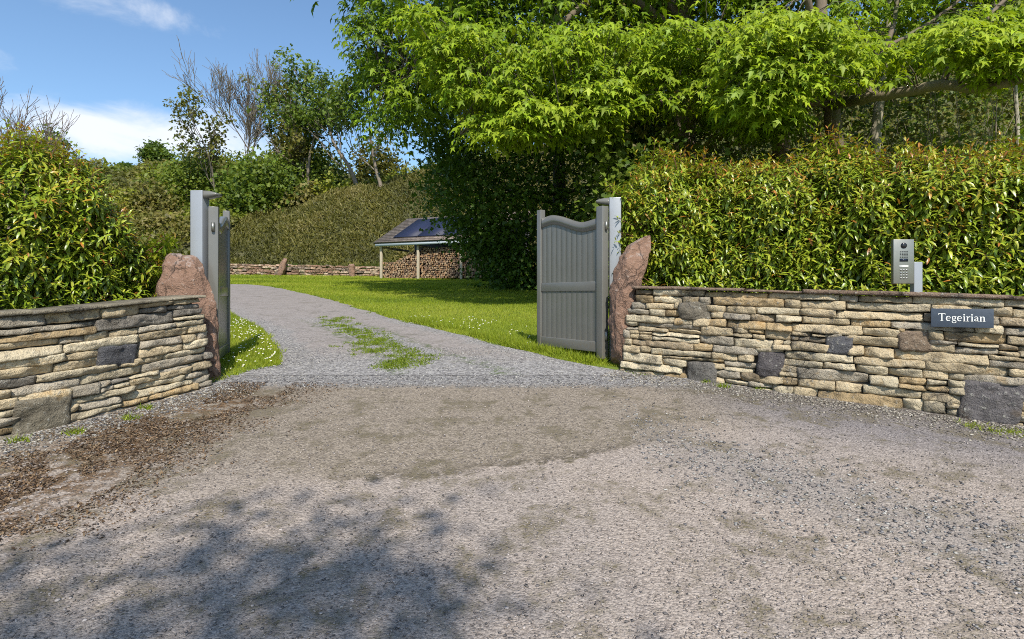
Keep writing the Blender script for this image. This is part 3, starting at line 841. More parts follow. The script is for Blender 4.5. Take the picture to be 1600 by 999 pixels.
# ------------------------------------------------------------------ gates
def gate_leaf(label, hinge, far, zb, W_scale=1.0):
    hx, hy = hinge; fx, fy = far; Wd = math.hypot(fx - hx, fy - hy); rz = math.atan2(fy - hy, fx - hx)
    root = empty('gate_leaf', (hx, hy, zb), label, 'gate', 'leaves of the double driveway gate', rz)
    H0, H1 = 1.80, 1.905                                  # hinge stile, taller meeting stile

    def part(name, boxes, bev=0.006, label=None):
        b = MB()
        for lo, hi in boxes: b.box(lo, hi)
        o = b.build(name, M['gate'], root); bevel_obj(o, bev)
        if label: o['label'] = label
        return o
    sw = 0.105
    hs = part('stile', [((0, -.05, 0), (sw, .05, H0))], label='thick hinge stile')
    ms = part('stile', [((Wd - .085, -.04, 0.03), (Wd, .04, H1))], label='slimmer taller meeting stile')
    u0, u1 = sw - .002, Wd - .083

    def curve(t):                                        # t 0 at hinge .. 1 at meeting stile: dip near the hinge, hump near the end
        return np.interp(t, np.linspace(0, 1, 21), 1.60 + 0.0 + _wave)
    n = 41; t = np.linspace(0, 1, n); top = curve(t); tk = 0.12
    V = []
    for y in (-.032, .032):
        for zf in (top - tk, top): V.append(np.stack([u0 + (u1 - u0) * t, np.full(n, y), zf], -1))
    V = np.array(V).reshape(-1, 3); j = np.arange(n - 1)
    Q = [np.stack([a + j, a + j + 1, b_ + j + 1, b_ + j], -1) for a, b_ in ((0, n), (3 * n, 2 * n), (n, 3 * n), (2 * n, 0))]
    b = MB(); b.add(V, Q + [np.array([(0, n, 3 * n, 2 * n), (n - 1, 3 * n - 1, 4 * n - 1, 2 * n - 1)])])
    o = b.build('top_rail', M['gate'], root, smooth=False); o['label'] = 'wave shaped top rail'
    part('middle_rail', [((u0, -.030, 0.80), (u1, .030, 0.915))])
    part('bottom_rail', [((u0, -.031, 0.07), (u1, .031, 0.195))])

    def boards(z0, zt):
        b = MB(); nb = 11; wv = (u1 - u0) / nb
        for i in range(nb):
            a, c = u0 + i * wv, u0 + (i + 1) * wv - .001
            prof = [(a, .0172), (a + .002, .018), (c - .002, .018), (c, .0172)]
            for sgn in (-1, 1):
                us = np.array([p[0] for p in prof]); yv = np.array([p[1] for p in prof]) * sgn
                zz = np.array([zt((q - u0) / (u1 - u0)) for q in us])
                VV = np.concatenate([np.stack([us, yv, np.full(4, z0)], -1), np.stack([us, yv, zz], -1)])
                q = np.array([(k, k + 1, k + 5, k + 4) for k in range(3)]); b.add(VV, q if sgn < 0 else q[:, ::-1])
        return b.build('panel', M['gate'], root)
    boards(0.19, lambda t: 0.805)['label'] = 'lower boarded panel'
    boards(0.91, lambda t: float(curve(t)) - tk + .01)['label'] = 'upper boarded panel'
    for hz in (0.22, 1.52):
        b = MB(); b.lathe((-.015, 0, hz), [(0, 0), (.018, 0), (.018, .10), (0, .10)], 12); b.build('hinge', M['steel'], root)
    return root


_tk = np.array([0, .15, .30, .45, .60, .72, .85, 1.0]); _tv = np.array([.075, .042, .045, .10, .155, .20, .212, .17])
_wave = np.interp(np.linspace(0, 1, 21), _tk, _tv); _wave = np.convolve(np.pad(_wave, 2, mode='edge'), np.ones(5) / 5, 'valid')
gate_leaf('open grey boarded gate leaf showing its whole wavy-topped face, beside the tall leaning boulder', (1.10, 6.78), (0.37, 7.86), 0.862)
gate_leaf('open grey gate leaf seen almost edge-on beyond the broad flat-topped boulder', (-3.33, 6.42), (-3.72, 7.52), 0.80)


def gate_post(label, x, y, ztop, rz, side):
    zg = float(gz(x, y)); root = empty('gate_post', (x, y, zg - 0.1), label, 'gate post', 'posts of the double driveway gate', rz)
    b = MB(); b.box((-.07, -.07, 0), (.07, .07, ztop - zg + 0.1)); bevel_obj(b.build('post', M['post'], root), .008)
    h = ztop - zg + 0.1
    # curved top arm that reaches over the hinge stile
    b = MB(); n = 12; t = np.linspace(0, 1, n); u = side * (.0685 + t * .16)
    zt = h - .004 - .028 * t ** 2.2; zb = h - .085 + .035 * t ** 1.5
    V = np.array([np.stack([u, np.full(n, y_), zz], -1) for y_ in (-.055, .055) for zz in (zb, zt)]).reshape(-1, 3); j = np.arange(n - 1)
    Q = [np.stack([a + j, a + j + 1, c + j + 1, c + j], -1) for a, c in ((0, n), (3 * n, 2 * n), (n, 3 * n), (2 * n, 0))]
    b.add(V, Q + [np.array([(0, n, 3 * n, 2 * n), (n - 1, 3 * n - 1, 4 * n - 1, 2 * n - 1)])]); b.build('hinge_arm', M['gate'], root)
    return root


gate_post('pale grey square gate post behind the broad flat-topped boulder', -3.51, 6.48, EYE + 1.18, math.radians(-4), 1)
gate_post('pale grey square gate post between the laurel hedge and the panelled gate leaf', 1.245, 6.96, EYE + 1.185, math.radians(-8), -1)


# ------------------------------------------------------------------ house name sign
def strokes(b, pts, wd, z0, closed=False):
    """a flat brush stroke of varying width in the sign's plane, 3 mm proud; pts (x, z)"""
    P = np.asarray(pts, float); n = len(P); wd = np.broadcast_to(np.asarray(wd, float), (n,))
    T = nrm(np.gradient(P, axis=0)); N = np.stack([-T[:, 1], T[:, 0]], -1)
    A = P + N * wd[:, None] / 2; B = P - N * wd[:, None] / 2
    V = np.concatenate([np.stack([A[:, 0], np.full(n, z0), A[:, 1]], -1), np.stack([B[:, 0], np.full(n, z0), B[:, 1]], -1)])
    j = np.arange(n - 1); b.add(V, np.stack([j, j + 1, n + j + 1, n + j], -1))


def arc(cx, cz, rx, rz, a0, a1, n=18):
    a = np.radians(np.linspace(a0, a1, n)); return np.stack([cx + rx * np.cos(a), cz + rz * np.sin(a)], -1)


def letters(b, y):
    st, th, sf = .125, .065, .05                          # stem, hairline, serif, in units of cap height
    def bar(x0, z0, x1, z1, w_): strokes(b, [(x0, z0), (x1, z1)], w_, y)
    x = 0
    def G_T(x):
        bar(x, .965, x + .74, .965, .07); bar(x + .37, .03, x + .37, .94, st); bar(x + .22, .02, x + .52, .02, sf)
        bar(x + .02, .78, x + .02, .98, .05); bar(x + .72, .78, x + .72, .98, .05); return .80
    def G_e(x):
        p = arc(x + .27, .33, .215, .29, 8, 318, 26); a = np.linspace(8, 318, 26); strokes(b, p, np.where((a > 110) & (a < 260), st, th * 1.1), y)
        bar(x + .08, .37, x + .48, .37, th * .8); return .60
    def G_g(x):
        p = arc(x + .25, .43, .16, .19, 0, 360, 26); a = np.linspace(0, 360, 26); strokes(b, p, np.where((np.abs(a - 180) < 60) | (a < 60) | (a > 300), st * .85, th), y)
        bar(x + .36, .60, x + .52, .63, th); strokes(b, [(x + .16, .27), (x + .10, .18), (x + .14, .10), (x + .34, .08), (x + .46, .02), (x + .48, -.08)], [th, th, th * 1.2, st * .8, st * .7, th], y)
        strokes(b, arc(x + .27, -.09, .21, .14, 0, -360 + 120, 22), [th] * 22, y); return .58
    def G_i(x):
        bar(x + .16, .03, x + .16, .62, st); bar(x + .03, .02, x + .29, .02, sf); bar(x + .03, .60, x + .17, .615, sf)
        strokes(b, arc(x + .15, .84, .045, .045, 0, 360, 14), .09, y); return .33
    def G_r(x):
        bar(x + .16, .03, x + .16, .62, st); bar(x + .03, .02, x + .33, .02, sf); bar(x + .03, .60, x + .17, .615, sf)
        strokes(b, [(x + .20, .44), (x + .28, .56), (x + .38, .60), (x + .45, .55)], [th, th, st * .8, st * .8], y); return .48
    def G_a(x):
        strokes(b, [(x + .09, .50), (x + .15, .59), (x + .27, .62), (x + .37, .55), (x + .39, .45)], [st * .8, th, th, st * .8, st], y); bar(x + .39, .47, x + .39, .08, st)
        strokes(b, [(x + .38, .36), (x + .22, .33), (x + .11, .25), (x + .10, .13), (x + .19, .05), (x + .31, .09), (x + .38, .16)], [th, th, st * .8, st, th, th, th], y)
        strokes(b, [(x + .39, .10), (x + .44, .03), (x + .52, .05)], [st * .8, th, th], y); return .57
    def G_n(x):
        bar(x + .15, .03, x + .15, .62, st); bar(x + .02, .02, x + .28, .02, sf); bar(x + .02, .60, x + .16, .615, sf)
        strokes(b, [(x + .19, .47), (x + .29, .58), (x + .40, .60), (x + .48, .52), (x + .49, .40)], [th, th, st * .7, st, st], y); bar(x + .49, .42, x + .49, .03, st)
        bar(x + .36, .02, x + .62, .02, sf); return .66
    for f in (G_T, G_e, G_g, G_e, G_i, G_r, G_i, G_a, G_n): x += f(x)
    return x


def sign():
    s, Yd = PR.hit(1501.5); t = PR.tan(s); n = PR.nor(s); p = PR.at(s); z = EYE + (HY - 497) / F * Yd
    rz = math.atan2(t[1], t[0])
    k = abs(t[0] - (1501.5 - 800) / F * t[1]); wd = 97 / F * Yd / k; ht = 29 / F * Yd
    root = empty('name_sign', (p[0] + n[0] * .045, p[1] + n[1] * .045, z), 'dark slate house-name sign with pale serif lettering fixed to the long wall', 'sign', rz=rz)
    b = MB(); b.box((-wd / 2, -.012, -ht / 2), (wd / 2, .02, ht / 2)); bevel_obj(b.build('plate', M['slate'], root), .002)
    b = MB(); L = letters(b, -.0145); sc = wd * .755 / L
    for V in b.v:
        V[:, 0] = (V[:, 0] - L / 2) * sc; V[:, 2] = (V[:, 2] - .40) * sc * 1.02
    b.build('lettering', M['letter'], root)


sign()


# ------------------------------------------------------------------ intercom
def intercom():
    Yd = 5.12; c = W(1411, 409, Yd); rz = math.radians(-7)
    wd, ht = 30 / F * Yd, 69 / F * Yd
    root = empty('intercom', (c[0], c[1], c[2]), 'steel door-entry intercom on a bent post above the wall coping', 'intercom', rz=rz)
    b = MB(); b.box((-wd / 2, -.012, -ht / 2), (wd / 2, .03, ht / 2)); bevel_obj(b.build('faceplate', M['steel'], root), .003)
    b = MB(); zc = ht * .36
    b.lathe((0, -.0125, zc), [(0, -.012), (.014, -.0115), (.024, -.006), (.026, 0.0)], 24, 'y'); b.build('camera_lens', M['black'], root)
    b = MB()
    for i in range(5):
        for j in range(4): b.box((-.032 + j * .018, -.0145, .105 - i * .0125 - .02), (-.032 + j * .018 + .011, -.0115, .105 - i * .0125 - .0145))
    o = b.build('speaker_grille', M['black'], root)
    b = MB(); b.box((-.034, -.016, .000), (.034, -.0115, .026)); b.build('display', M['screen'], root)
    b = MB(); b.box((-.037, -.015, -.049), (.037, -.0115, -.036)); o = b.build('name_strip', M['letter'], root)
    for i in range(4):
        for j in range(3):
            b = MB(); b.lathe(((j - 1) * .024, -.0125, -.075 - i * .024), [(0, -.005), (.007, -.005), (.008, -.003), (.008, 0)], 12, 'y')
            b.build('key', M['button'], root)
    # bent square post
    b = MB(); zb = float(topR(3.0)) - c[2] - .55; x = wd / 2 + .052
    b.box((x - .035, .02, zb), (x + .035, .09, -.002)); b.box((-.03, .0285, -.068), (x - .0355, .085, -.004)); bevel_obj(b.build('stem', M['post'], root), .004)


intercom()


# ------------------------------------------------------------------ laurel hedges
PAL_LAUREL = [(.062, .115, .012), (.120, .200, .016), (.185, .270, .020), (.260, .325, .024), (.34, .36, .032)]
BRONZE = np.array([(.40, .32, .030), (.42, .24, .030), (.40, .16, .030)])


def shoots(b, tw, P, D, tipness, r, nleaf=14, L=0.24, size=0.108):
    """leafy laurel shoots: older leaves droop round the stem, young bronze leaves stand at the tip"""
    n = len(P); D = nrm(D)
    ref = rdir(n, r); A = nrm(np.cross(D, ref)); B = np.cross(D, A)
    up = np.array((0, 0, 1.0))
    for k in range(nleaf):
        t = k / (nleaf - 1); an = k * 2.4 + r.uniform(-.4, .4, n)
        rad = np.cos(an)[:, None] * A + np.sin(an)[:, None] * B
        ang = np.radians(100 - 62 * t ** 1.6 + r.normal(0, 12, n))
        ax = np.cos(ang)[:, None] * D + np.sin(ang)[:, None] * rad
        ax[:, 2] -= (0.42 * (1 - t) + .10)
        sz = size * (1.08 - .50 * t ** 2) * r.uniform(.8, 1.2, n)
        pos_ = P + D * (L * t * r.uniform(.85, 1.1, n))[:, None]
        nor = nrm(up * .8 + D * .6 + rad * -.2 + .35 * rdir(n, r))
        tone = np.clip(.50 + .34 * t + r.normal(0, .2, n) + .12 * tipness, 0, 1)
        c = mixc(PAL_LAUREL, tone, r)
        br = (t > .62) & (r.random(n) < (tipness * (t - .45) * 1.7))
        c[br] = BRONZE[r.integers(0, 3, br.sum())] * r.uniform(.7, 1.15, (br.sum(), 1))
        leaves(b, T_LAUREL, pos_, ax, nor, sz, c, 1.22)
    for i in range(0, n, 2): tw.tube([P[i] - D[i] * .15, P[i] + D[i] * L * .95], [.005, .003], 3, (.13, .06, .03))


def hedge(label, path, s0, s1, top, dep, nsh, seed, front=0.0, zlow=0.55, name='laurel_hedge', ends=(True, True)):
    r = np.random.default_rng(seed); mid = path.at(np.clip((s0 + s1) / 2, 0, path.L)); root = empty(name, (mid[0], mid[1], float(gz(*mid))), label, 'hedge')
    b = MB(); tw = MB()
    def put(s, d, zz, D, tip, n_, **k):
        shoots(b, tw, path.pt(s, d, zz), D, tip, r, **k)
    # front face
    n = nsh; s = r.uniform(s0, s1, n); T = top(s); zg = gz(*path.at(s).T)
    f = r.random(n); zz = zg + zlow + (T - zg - zlow) * f
    bul = .16 * fbm(np.stack([s * 1.5, zz * 1.5, 0 * s + seed], -1), 3)
    rnd_ = .40 * np.clip((f - .72) / .28, 0, 1) ** 2
    N = np.concatenate([path.nor(s), np.zeros((n, 1))], 1); Tn = np.concatenate([path.tan(s), np.zeros((n, 1))], 1)
    dd = -front - .16 + bul - rnd_ - r.random(n) ** 2 * .32
    D = N * r.uniform(.35, 1.0, (n, 1)) + np.array((0, 0, 1.0)) * r.uniform(.35, 1.1, (n, 1)) + .38 * rdir(n, r)
    put(s, dd, zz, D, np.clip(.04 + .58 * f ** 2.4 + r.normal(0, .18, n), 0, 1), n)
    # top
    m = int(nsh * .42); s = r.uniform(s0, s1, m); T = top(s); d = -front - .35 - r.random(m) * (dep - .45)
    hz = T - .06 + .16 * fbm(np.stack([s * 2.2, d * 2.2, 0 * s + seed], -1), 3) - .18 * r.random(m) ** 2
    D = np.array((0, 0, 1.0)) + .28 * rdir(m, r); put(s, d, hz, D, r.uniform(.25, .9, m), m, L=.34)
    # ends
    for flag, se, sg in ((ends[0], s0, -1), (ends[1], s1, 1)):
        if not flag: continue
        m = int(nsh * .16); d = -front - r.random(m) * dep; T = float(top(se)); zg = float(gz(*path.at(np.clip(se, 0, path.L))))
        zz = zg + zlow + (T - zg - zlow) * r.random(m); s = np.full(m, se) - sg * r.random(m) ** 2 * .3 + sg * .10 * fbm(np.stack([d * 2, zz * 2, 0 * d + 5], -1), 2)
        Tn = np.concatenate([path.tan(s), np.zeros((m, 1))], 1); N = np.concatenate([path.nor(s), np.zeros((m, 1))], 1)
        D = sg * Tn * r.uniform(.4, 1, (m, 1)) + N * r.uniform(-.2, .6, (m, 1)) + np.array((0, 0, 1.0)) * r.uniform(.3, 1, (m, 1)) + .3 * rdir(m, r); put(s, d, zz, D, np.clip(.2 + r.normal(0, .2, m), 0, 1), m)
    # larger leaves in the darker laurel tones, deeper in
    m = int(nsh * 3.2); s = r.uniform(s0, s1, m); T = top(s); zg = gz(*path.at(s).T); d = -front - .38 - r.random(m) * (dep - .45)
    P = path.pt(s, d, zg + .2 + (T - zg - .4) * r.random(m))
    leaves(b, T_LAUREL, P, rdir(m, r) - (0, 0, .5), rdir(m, r) + (0, -.3, .6), r.uniform(.12, .19, m), mixc(PAL_LAUREL[:3], r.random(m), r), 1.6)
    for i in range(int((s1 - s0) * 7)):
        s = r.uniform(s0, s1); d = -front - r.uniform(.3, dep - .1); p = path.pt(np.array([s]), np.array([d]), 0.0)[0]; z0 = float(gz(p[0], p[1])); z1 = float(top(s)) - .25
        q = np.linspace(0, 1, 6)[:, None]; tw.tube(np.array([p[0], p[1], z0]) * (1 - q) + np.array([p[0] + r.normal(0, .2), p[1] + r.normal(0, .15), z1]) * q + r.normal(0, .02, (6, 3)), np.linspace(.022, .006, 6), 5, (.10, .07, .05))
    o1 = b.build('foliage', M['laurel'], smooth=False); o2 = tw.build('stems', M['bark']); keep(root, o1, o2)
    return root


class Shift(Path):
    """a path whose pt() is offset and may run past its ends in straight lines"""


def pathline(a, c, n=12):
    q = np.linspace(0, 1, n)[:, None]; return Path(np.array(a) * (1 - q) + np.array(c) * q)


HR = Path([(1.18, 7.02), (1.55, 6.78), (2.25, 6.32), (3.1, 5.77), (3.75, 5.36), (4.35, 4.97), (5.4, 4.25), (6.5, 3.6)])


def top_hr(s):
    p = HR.at(np.clip(s, 0, HR.L)); px = 800 + F * p[..., 0] / p[..., 1]
    py = np.interp(px, [950, 975, 1000, 1030, 1100, 1200, 1300, 1400, 1500, 1600, 1900], [330, 285, 268, 268, 272, 264, 250, 252, 256, 252, 235])
    return EYE + (HY - py) / F * (p[..., 1] + .1)


hedge('long laurel hedge with bronze young tips along the wall with the sign', HR, 0.12, HR.L, top_hr, 1.25, 3100, 21, front=0.0, ends=(True, False))

HL = Path([(-6.9, 2.6), (-5.9, 3.9), (-5.15, 4.75), (-4.55, 5.35), (-4.15, 5.85), (-3.95, 6.35), (-4.05, 6.9)])


def top_hl(s):
    p = HL.at(np.clip(s, 0, HL.L)); px = 800 + F * p[..., 0] / p[..., 1]
    py = np.interp(px, [-600, -200, -50, 0, 60, 110, 150, 180, 205, 230, 260], [225, 240, 256, 256, 248, 252, 270, 298, 324, 350, 388])
    return EYE + (HY - py) / F * (p[..., 1] + .15)


hedge('rounded laurel hedge with yellowish young leaves above the weathered curving wall', HL, 0.0, HL.L, top_hl, 1.3, 1900, 22, front=0.0, ends=(False, True), zlow=.35)


# ------------------------------------------------------------------ trees
class Tree:
    def __init__(self, seed): self.r = np.random.default_rng(seed); self.w = MB(); self.tips = []; self.nodes = []; self.rmin = 0.0

    def limb(self, p0, p1, r0, r1, n=8, wob=.06, sag=0.0, sides=7, col=(.13, .105, .08)):
        p0 = np.asarray(p0, float); p1 = np.asarray(p1, float); q = np.linspace(0, 1, n)[:, None]; L = np.linalg.norm(p1 - p0)
        P = p0 * (1 - q) + p1 * q; off = np.cumsum(self.r.normal(0, wob * L / n * 1.8, (n, 3)), 0); off = off - off[-1] * q; P = P + off * np.sin(q * math.pi) ** .5
        P[:, 2] += sag * L * np.sin(q[:, 0] * math.pi)
        R = r0 + (r1 - r0) * q[:, 0] ** .8
        self.w.tube(P, R, sides, col); self.nodes += [(P[i], R[i]) for i in range(1, n)]
        return P

    def poly(self, pts, r0, r1, sides=7, col=(.13, .105, .08), sub=4):
        pts = np.asarray(pts, float); n = len(pts); t = np.linspace(0, n - 1, (n - 1) * sub + 1)
        P = np.stack([np.interp(t, np.arange(n), pts[:, k]) for k in range(3)], -1)
        for _ in range(2): P[1:-1] = .25 * P[:-2] + .5 * P[1:-1] + .25 * P[2:]
        P[1:-1] += self.r.normal(0, .012, P[1:-1].shape); R = np.linspace(r0, r1, len(P))
        self.w.tube(P, R, sides, col); self.nodes += [(P[i], R[i]) for i in range(len(P))]
        return P

    def grow(self, p, d, L, r, lev, spread=.65, up=.12, kids=3, shrink=.68, wander=.16, col=(.12, .10, .08)):
        rr = self.r; n = 6; P = [np.asarray(p, float)]; d = nrm(d)
        for i in range(n - 1):
            d = nrm(d + rr.normal(0, wander, 3) + (0, 0, up * .4)); P.append(P[-1] + d * L / (n - 1))
        P = np.array(P); r1 = r * (.55 if lev else .3); self.w.tube(P, np.maximum(np.linspace(r, r1, n), self.rmin * (1, .75)[lev == 0]), 6 if r > .05 else (4 if r > .015 else 3), col)
        self.nodes += [(q, r) for q in P[1:]]
        if lev == 0: self.tips += [(P[-1], d), (P[3], d)]; return
        for k in range(kids):
            f = (k + rr.uniform(.35, 1.0)) / kids if k < kids - 1 else 1.0; i = min(n - 1, max(1, int(round((.25 + .75 * f) * (n - 1)))))
            ax = nrm(np.cross(d, rdir(1, rr)[0])); a = rr.normal(spread, spread * .25) * (1 if k < kids - 1 else .45)
            nd = d * math.cos(a) + ax * math.sin(a); nd[2] += up
            self.grow(P[i], nd, L * shrink * rr.uniform(.8, 1.15), r1 * (.85 if k == kids - 1 else .65), lev - 1, spread, up, kids, shrink, wander, col)


def tree_root(name, label, base, group=None, cat='tree'): return empty(name, base, label, cat, group)


def finish(t, root, crown, wood='trunk', mat_='leaf'):
    ks = [t.w.build(wood, M['bark'], smooth=True)]
    if crown is not None and crown.n: ks.append(crown.build('crown', M[mat_]))
    keep(root, *ks); return root


def clumps(b, P, r, n, rad, size, pal, tpl=T_OVAL, flat=.7, tone=.5, width=1.2):
    """n leaves round every point of P"""
    m = len(P)
    if m == 0: return
    C = np.repeat(np.asarray(P), n, 0); k = m * n
    o = r.normal(size=(k, 3)) * rad * .55; o[:, 2] *= flat
    ax = rdir(k, r); ax[:, 2] -= .35
    nor = nrm(rdir(k, r) * .7 + np.array((0, -.35, .8)))
    tn = np.clip(np.repeat(r.normal(tone, .18, m), n) + r.normal(0, .14, k), 0, 1)
    leaves(b, tpl, C + o, ax, nor, size * r.uniform(.7, 1.3, k), mixc(pal, tn, r), width)


PAL_SYC = [(.075, .135, .010), (.140, .225, .013), (.225, .320, .017), (.320, .395, .024)]
PAL_DARK = [(.028, .060, .012), (.048, .098, .016), (.072, .135, .018), (.11, .18, .022)]
PAL_MID = [(.050, .085, .014), (.085, .135, .018), (.130, .185, .022), (.185, .23, .03)]
PAL_OLIVE = [(.065, .070, .018), (.110, .115, .024), (.160, .160, .032), (.20, .17, .05)]


def sprays(b, tw, t, P, r, nl, rad, size, pal, tone, link=True):
    """flat, drooping sprays of palmate leaves, each on a twig that joins the nearest limb"""
    nodes = np.array([q for q, _ in t.nodes]) if t.nodes else None
    for p in P:
        k = int(nl * r.uniform(.7, 1.3)); a = r.uniform(0, 2 * math.pi, k); q = np.sqrt(r.random(k)) * rad * r.uniform(.7, 1.25)
        o = np.stack([np.cos(a) * q, np.sin(a) * q, -.55 * q ** 2 / rad + r.normal(0, .045 * rad / .5, k)], -1)
        out = np.stack([np.cos(a), np.sin(a), np.zeros(k)], -1)
        ax = out * .75 + rdir(k, r) * .5; ax[:, 2] -= .55
        nor = nrm(out * .30 + np.array((.05, -.55, .9)) + .35 * rdir(k, r))
        tn = np.clip(r.normal(tone, .10) + r.normal(0, .14, k), 0, 1)
        leaves(b, T_SYC, p + o, ax, nor, size * r.uniform(.42, 1.38, k), mixc(pal, tn, r, .2))
        if link and nodes is not None:
            d = np.linalg.norm(nodes - p, axis=1); j = np.argmin(d); s0 = nodes[j]; m_ = (s0 + p) / 2 + np.array((0, 0, .12 * d[j]))
            tw.tube([s0, (s0 + m_) / 2 + r.normal(0, .03, 3), m_, (m_ + p) / 2 + r.normal(0, .03, 3), p], np.linspace(min(.03, .010 + .006 * d[j]), .006, 5), 4, (.12, .10, .075))


def region(poly, n, r):
    """n random pixel positions inside a polygon"""
    poly = np.asarray(poly, float); lo, hi = poly.min(0), poly.max(0); out = []
    while len(out) < n:
        p = r.uniform(lo, hi, (n * 2, 2)); ins = np.zeros(len(p), bool); j = len(poly) - 1
        for i in range(len(poly)):
            a, c = poly[i], poly[j]; cond = ((a[1] > p[:, 1]) != (c[1] > p[:, 1])) & (p[:, 0] < (c[0] - a[0]) * (p[:, 1] - a[1]) / (c[1] - a[1] + 1e-9) + a[0]); ins ^= cond; j = i
        out += list(p[ins])
    return np.array(out[:n])


def crown_points(poly, n, y0, y1, r):
    q = region(poly, n, r); Y = r.uniform(y0, y1, n); return np.stack([(q[:, 0] - 800) / F * Y, Y, EYE + (HY - q[:, 1]) / F * Y], -1)


BARK_S = (.15, .115, .085)


def big_sycamore():
    t = Tree(31); r = t.r; X, Y = 5.23, 17.4; z0 = float(gz(X, Y))
    root = tree_root('sycamore_tree', 'big lime-leaved sycamore with a thick dark trunk behind the long laurel hedge', (X, Y, z0))
    t.poly([(X, Y, z0 - .2), (X - .05, Y, z0 + 1.5), W(1072, 200, Y), W(1068, 60, Y), (X - .1, Y + .3, 12.5), (X - .3, Y + .6, 18)], .42, .13, 10, BARK_S)
    # long limbs
    t.poly([W(1068, 110, 17.40), W(1000, 60, 16.82), W(913, 54, 16.39), W(855, 76, 16.09), W(792, 94, 15.95), W(720, 99, 16.53), W(652, 117, 17.40), W(585, 135, 18.85)], 0.189, 0.029, 7, BARK_S)
    t.poly([W(1066, 60, 17.40), W(960, -30, 16.82), W(850, 58, 15.95), W(780, 150, 14.79), W(720, 210, 13.92)], 0.145, 0.029, 6, BARK_S)
    t.poly([W(1072, 150, 17.40), W(1000, 170, 15.66), W(930, 190, 13.92), W(860, 215, 13.05)], 0.116, 0.022, 6, BARK_S)
    t.poly([W(1070, 120, 17.40), W(1120, 90, 15.22), W(1160, 110, 13.49), W(1230, 130, 12.47)], 0.145, 0.029, 6, BARK_S)
    t.poly([W(1070, 40, 17.40), W(960, -120, 17.40), W(760, -180, 18.85), W(600, -60, 20.30)], 0.160, 0.029, 6, BARK_S)
    t.poly([W(1070, 20, 17.69), W(1180, -140, 17.69), W(1300, -220, 18.27)], 0.160, 0.043, 6, BARK_S)
    t.poly([W(1068, 0, 17.84), W(1060, -300, 15.66), W(1000, -420, 13.78)], 0.145, 0.043, 6, BARK_S)
    b = MB(); tw = t.w
    front = [(640, 0), (700, 30), (1010, 40), (1230, 30), (1230, 185), (1120, 195), (1090, 185), (1000, 120), (940, 190), (860, 205), (800, 200), (730, 200), (740, 160), (680, 120), (640, 60)]
    q = crown_points(front, 330, 12.5, 16.0, r); px = 800 + F * q[:, 0] / q[:, 1]; py = HY - F * (q[:, 2] - EYE) / q[:, 1]; q = q[~((np.abs(px - 1066) < 42) & (py > 60) & (r.random(len(q)) < .85))]
    sprays(b, tw, t, q, r, 52, .58, .165, PAL_SYC, .68)
    sprays(b, tw, t, crown_points([(720, 195), (960, 110), (985, 160), (860, 215), (760, 205), (720, 210)], 36, 12.2, 13.4, r), r, 56, .62, .17, PAL_SYC, .85)
    sprays(b, tw, t, crown_points([(560, -40), (1240, -60), (1240, 140), (1000, 210), (700, 200), (600, 140), (545, 60)], 190, 14.8, 19.0, r), r, 40, .80, .20, PAL_SYC, .45)  # deeper sprays get darker tones: the crown's inner shade put into leaf colour
    sprays(b, tw, t, crown_points([(545, 40), (560, 0), (700, 0), (720, 120), (660, 180), (600, 215), (565, 190), (575, 120)], 140, 17.0, 20.5, r), r, 34, .75, .18, PAL_SYC, .28)
    sprays(b, tw, t, crown_points([(1000, 40), (1150, 20), (1170, 190), (1110, 205), (1090, 120), (1040, 120), (1030, 190), (985, 150)], 46, 12.6, 15.5, r), r, 48, .55, .165, PAL_SYC, .66)
    # crown above the frame: it shades the lawn and the trees behind
    n = 560; q = rdir(n, r) * (r.random((n, 1)) ** .35) * np.array((10.5, 5.2, 6.4)) + np.array((3.8, 18.8, 14.2)); q = q[q[:, 2] > EYE + .53 * q[:, 1]]
    sprays(b, tw, t, q, r, 20, 1.1, .38, PAL_SYC, .5, link=False)
    finish(t, root, b)


